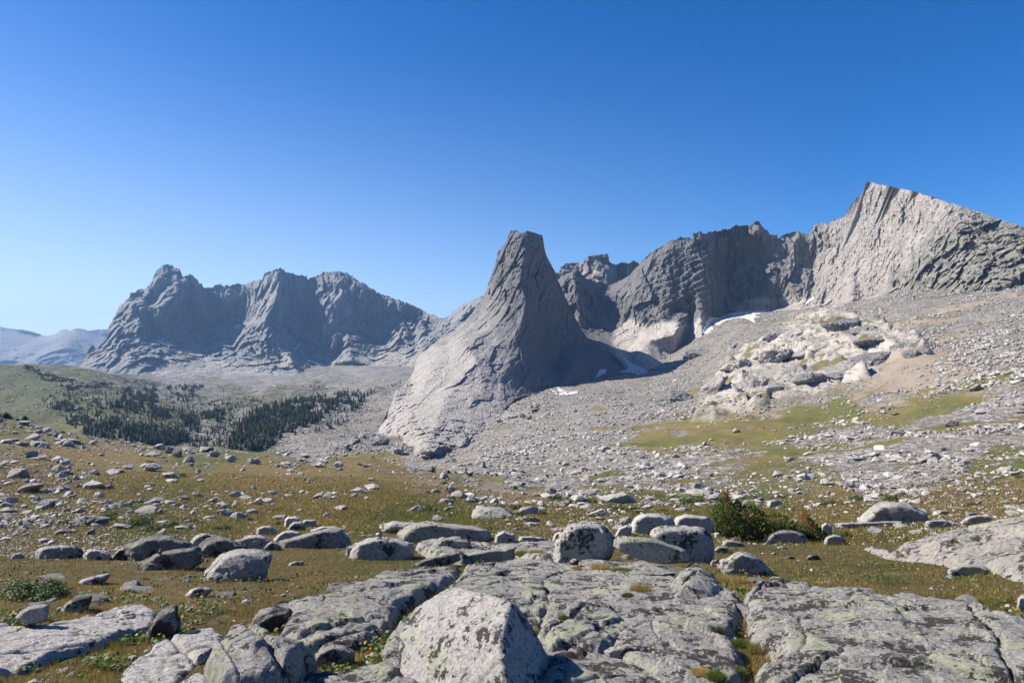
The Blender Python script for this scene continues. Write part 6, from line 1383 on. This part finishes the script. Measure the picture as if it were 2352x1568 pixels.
# ------------------------------------------------------------------ snow
ms = NT('old_snow'); sn = ms.noise(.25, 6, .6); M['snow'] = ms.done(ms.mix(ms.ramp(sn, [(.35, 0), (.6, 1)]), (.34, .33, .32), (.66, .65, .64)), ms.bump(sn, 1.5, .6))
def surf_depth(u, v, land=False):
    y = hit(u, v, ymin=60)[1]
    for Us, Vs_, Ds in (PING, WALL, MASS):
        if u < Us[0, 0] or u > Us[0, -1]: continue
        c = int(round((u-Us[0, 0])/(Us[0, 1]-Us[0, 0]))); c = min(c, Us.shape[1]-1)
        if v < Vs_[0, c] or v > Vs_[-1, c]: continue
        r = int(np.searchsorted(Vs_[:, c], v)); y = min(y, Ds[min(r, Us.shape[0]-1), c])
    return y
def snow(k, poly, lb, land=False):
    pl = [R(k, a, b) for a, b in poly]; x0, x1 = min(p[0] for p in pl)-2, max(p[0] for p in pl)+2; y0, y1 = min(p[1] for p in pl)-2, max(p[1] for p in pl)+2
    u = np.arange(x0, x1, .8); v = np.arange(y0, y1, .5); Ug, Vg = np.meshgrid(u, v)
    D = np.array([[surf_depth(a, b, land) for a in u] for b in v]); md = np.median(D); bad = (D > md*1.3) | (D < md*.7); D = blur(np.clip(D, md*.95, md*1.05), 2) if not land else None if D is None else np.clip(D, md*.88, md*1.12)
    if land: D = blur(np.minimum(blur(D, 4), D-1), 1)
    d = sdist(pl, Ug, Vg)+fbm(np.stack([Ug/5, Vg/3, 0*Ug], -1).reshape(-1, 3), 3, 2).reshape(Ug.shape)*2.2
    lift = np.clip(d*1.6, -2.5, 2.2); D = D-1.3*lift
    W_ = U2W(Ug, Vg, D)
    Fq = gridfaces(*Ug.shape, True); Fq = Fq[(d.ravel()[Fq] > -.3).all(1) & ~bad.ravel()[Fq].any(1)]
    used = np.unique(Fq); mp = np.full(Ug.size, -1); mp[used] = np.arange(len(used)); V = W_.reshape(-1, 3)[used]; c = V.mean(0)
    o = link('snow_patch', mesh_from('snow_patch', V-c, mp[Fq], 4, M['snow'])); o.location = c; tag(o, lb, 'snow patch')
snow(14, [(1120,960),(1200,970),(1225,1020),(1300,1058),(1400,1098),(1505,1180),(1380,1190),(1250,1145),(1110,1145),(1220,1085),(1150,1000)], 'snow patch half in shadow at the foot of the cirque wall')
snow(14, [(870,1112),(962,1100),(950,1150),(820,1215)], 'small shaded snow patch right of the tower base')
snow(14, [(290,1330),(380,1370),(385,1312),(440,1340),(540,1370),(625,1358),(632,1390),(500,1415),(350,1400)], 'flat snow patch on the talus under the tower', True)
snow(3, [(230,1040),(300,1045),(370,1015),(430,1005),(540,1000),(642,985),(600,1010),(540,1030),(575,1040),(530,1050),(545,1082),(470,1048),(400,1048),(330,1072),(300,1095),(240,1080),(260,1120),(220,1155),(185,1150),(200,1090)], 'largest curved snowfield under the cirque wall', True)
snow(3, [(880,940),(935,903),(942,920),(878,962)], 'small white snow streak below the pale right-hand face')
snow(1, [(1570,600),(1600,585),(1625,592),(1590,606)], 'tiny snow patch high on the left massif')
snow(1, [(1318,655),(1345,658),(1352,682),(1330,672)], 'faint snow patch in the shaded bowl of the left massif')
snow(1, [(1970,755),(2000,720),(2030,690),(2025,712),(1990,760)], 'thin snow streak in a gully of the left massif')

# ------------------------------------------------------------------ the air
def haze():
    m = bpy.data.materials.new('thin_haze'); m.use_nodes = True; n = m.node_tree.nodes
    n.remove(n['Principled BSDF']); pv = n.new('ShaderNodeVolumePrincipled')
    pv.inputs['Color'].default_value = (.32, .58, 1.0, 1); pv.inputs['Density'].default_value = 6.0e-5
    pv.inputs['Anisotropy'].default_value = .25
    m.node_tree.links.new(pv.outputs[0], n['Material Output'].inputs['Volume'])
    x, y0, y1, z0, z1 = 11000, -300, 10600, -420, 620
    V = [(a, b, c) for c in (z0, z1) for b in (y0, y1) for a in (-x, x)]
    fc = [(0, 2, 3, 1), (4, 5, 7, 6), (0, 1, 5, 4), (2, 6, 7, 3), (0, 4, 6, 2), (1, 3, 7, 5)]
    o = link('haze', mesh_from('haze', V, fc, 4, m, smooth=False)); tag(o, kind='stuff')
haze()
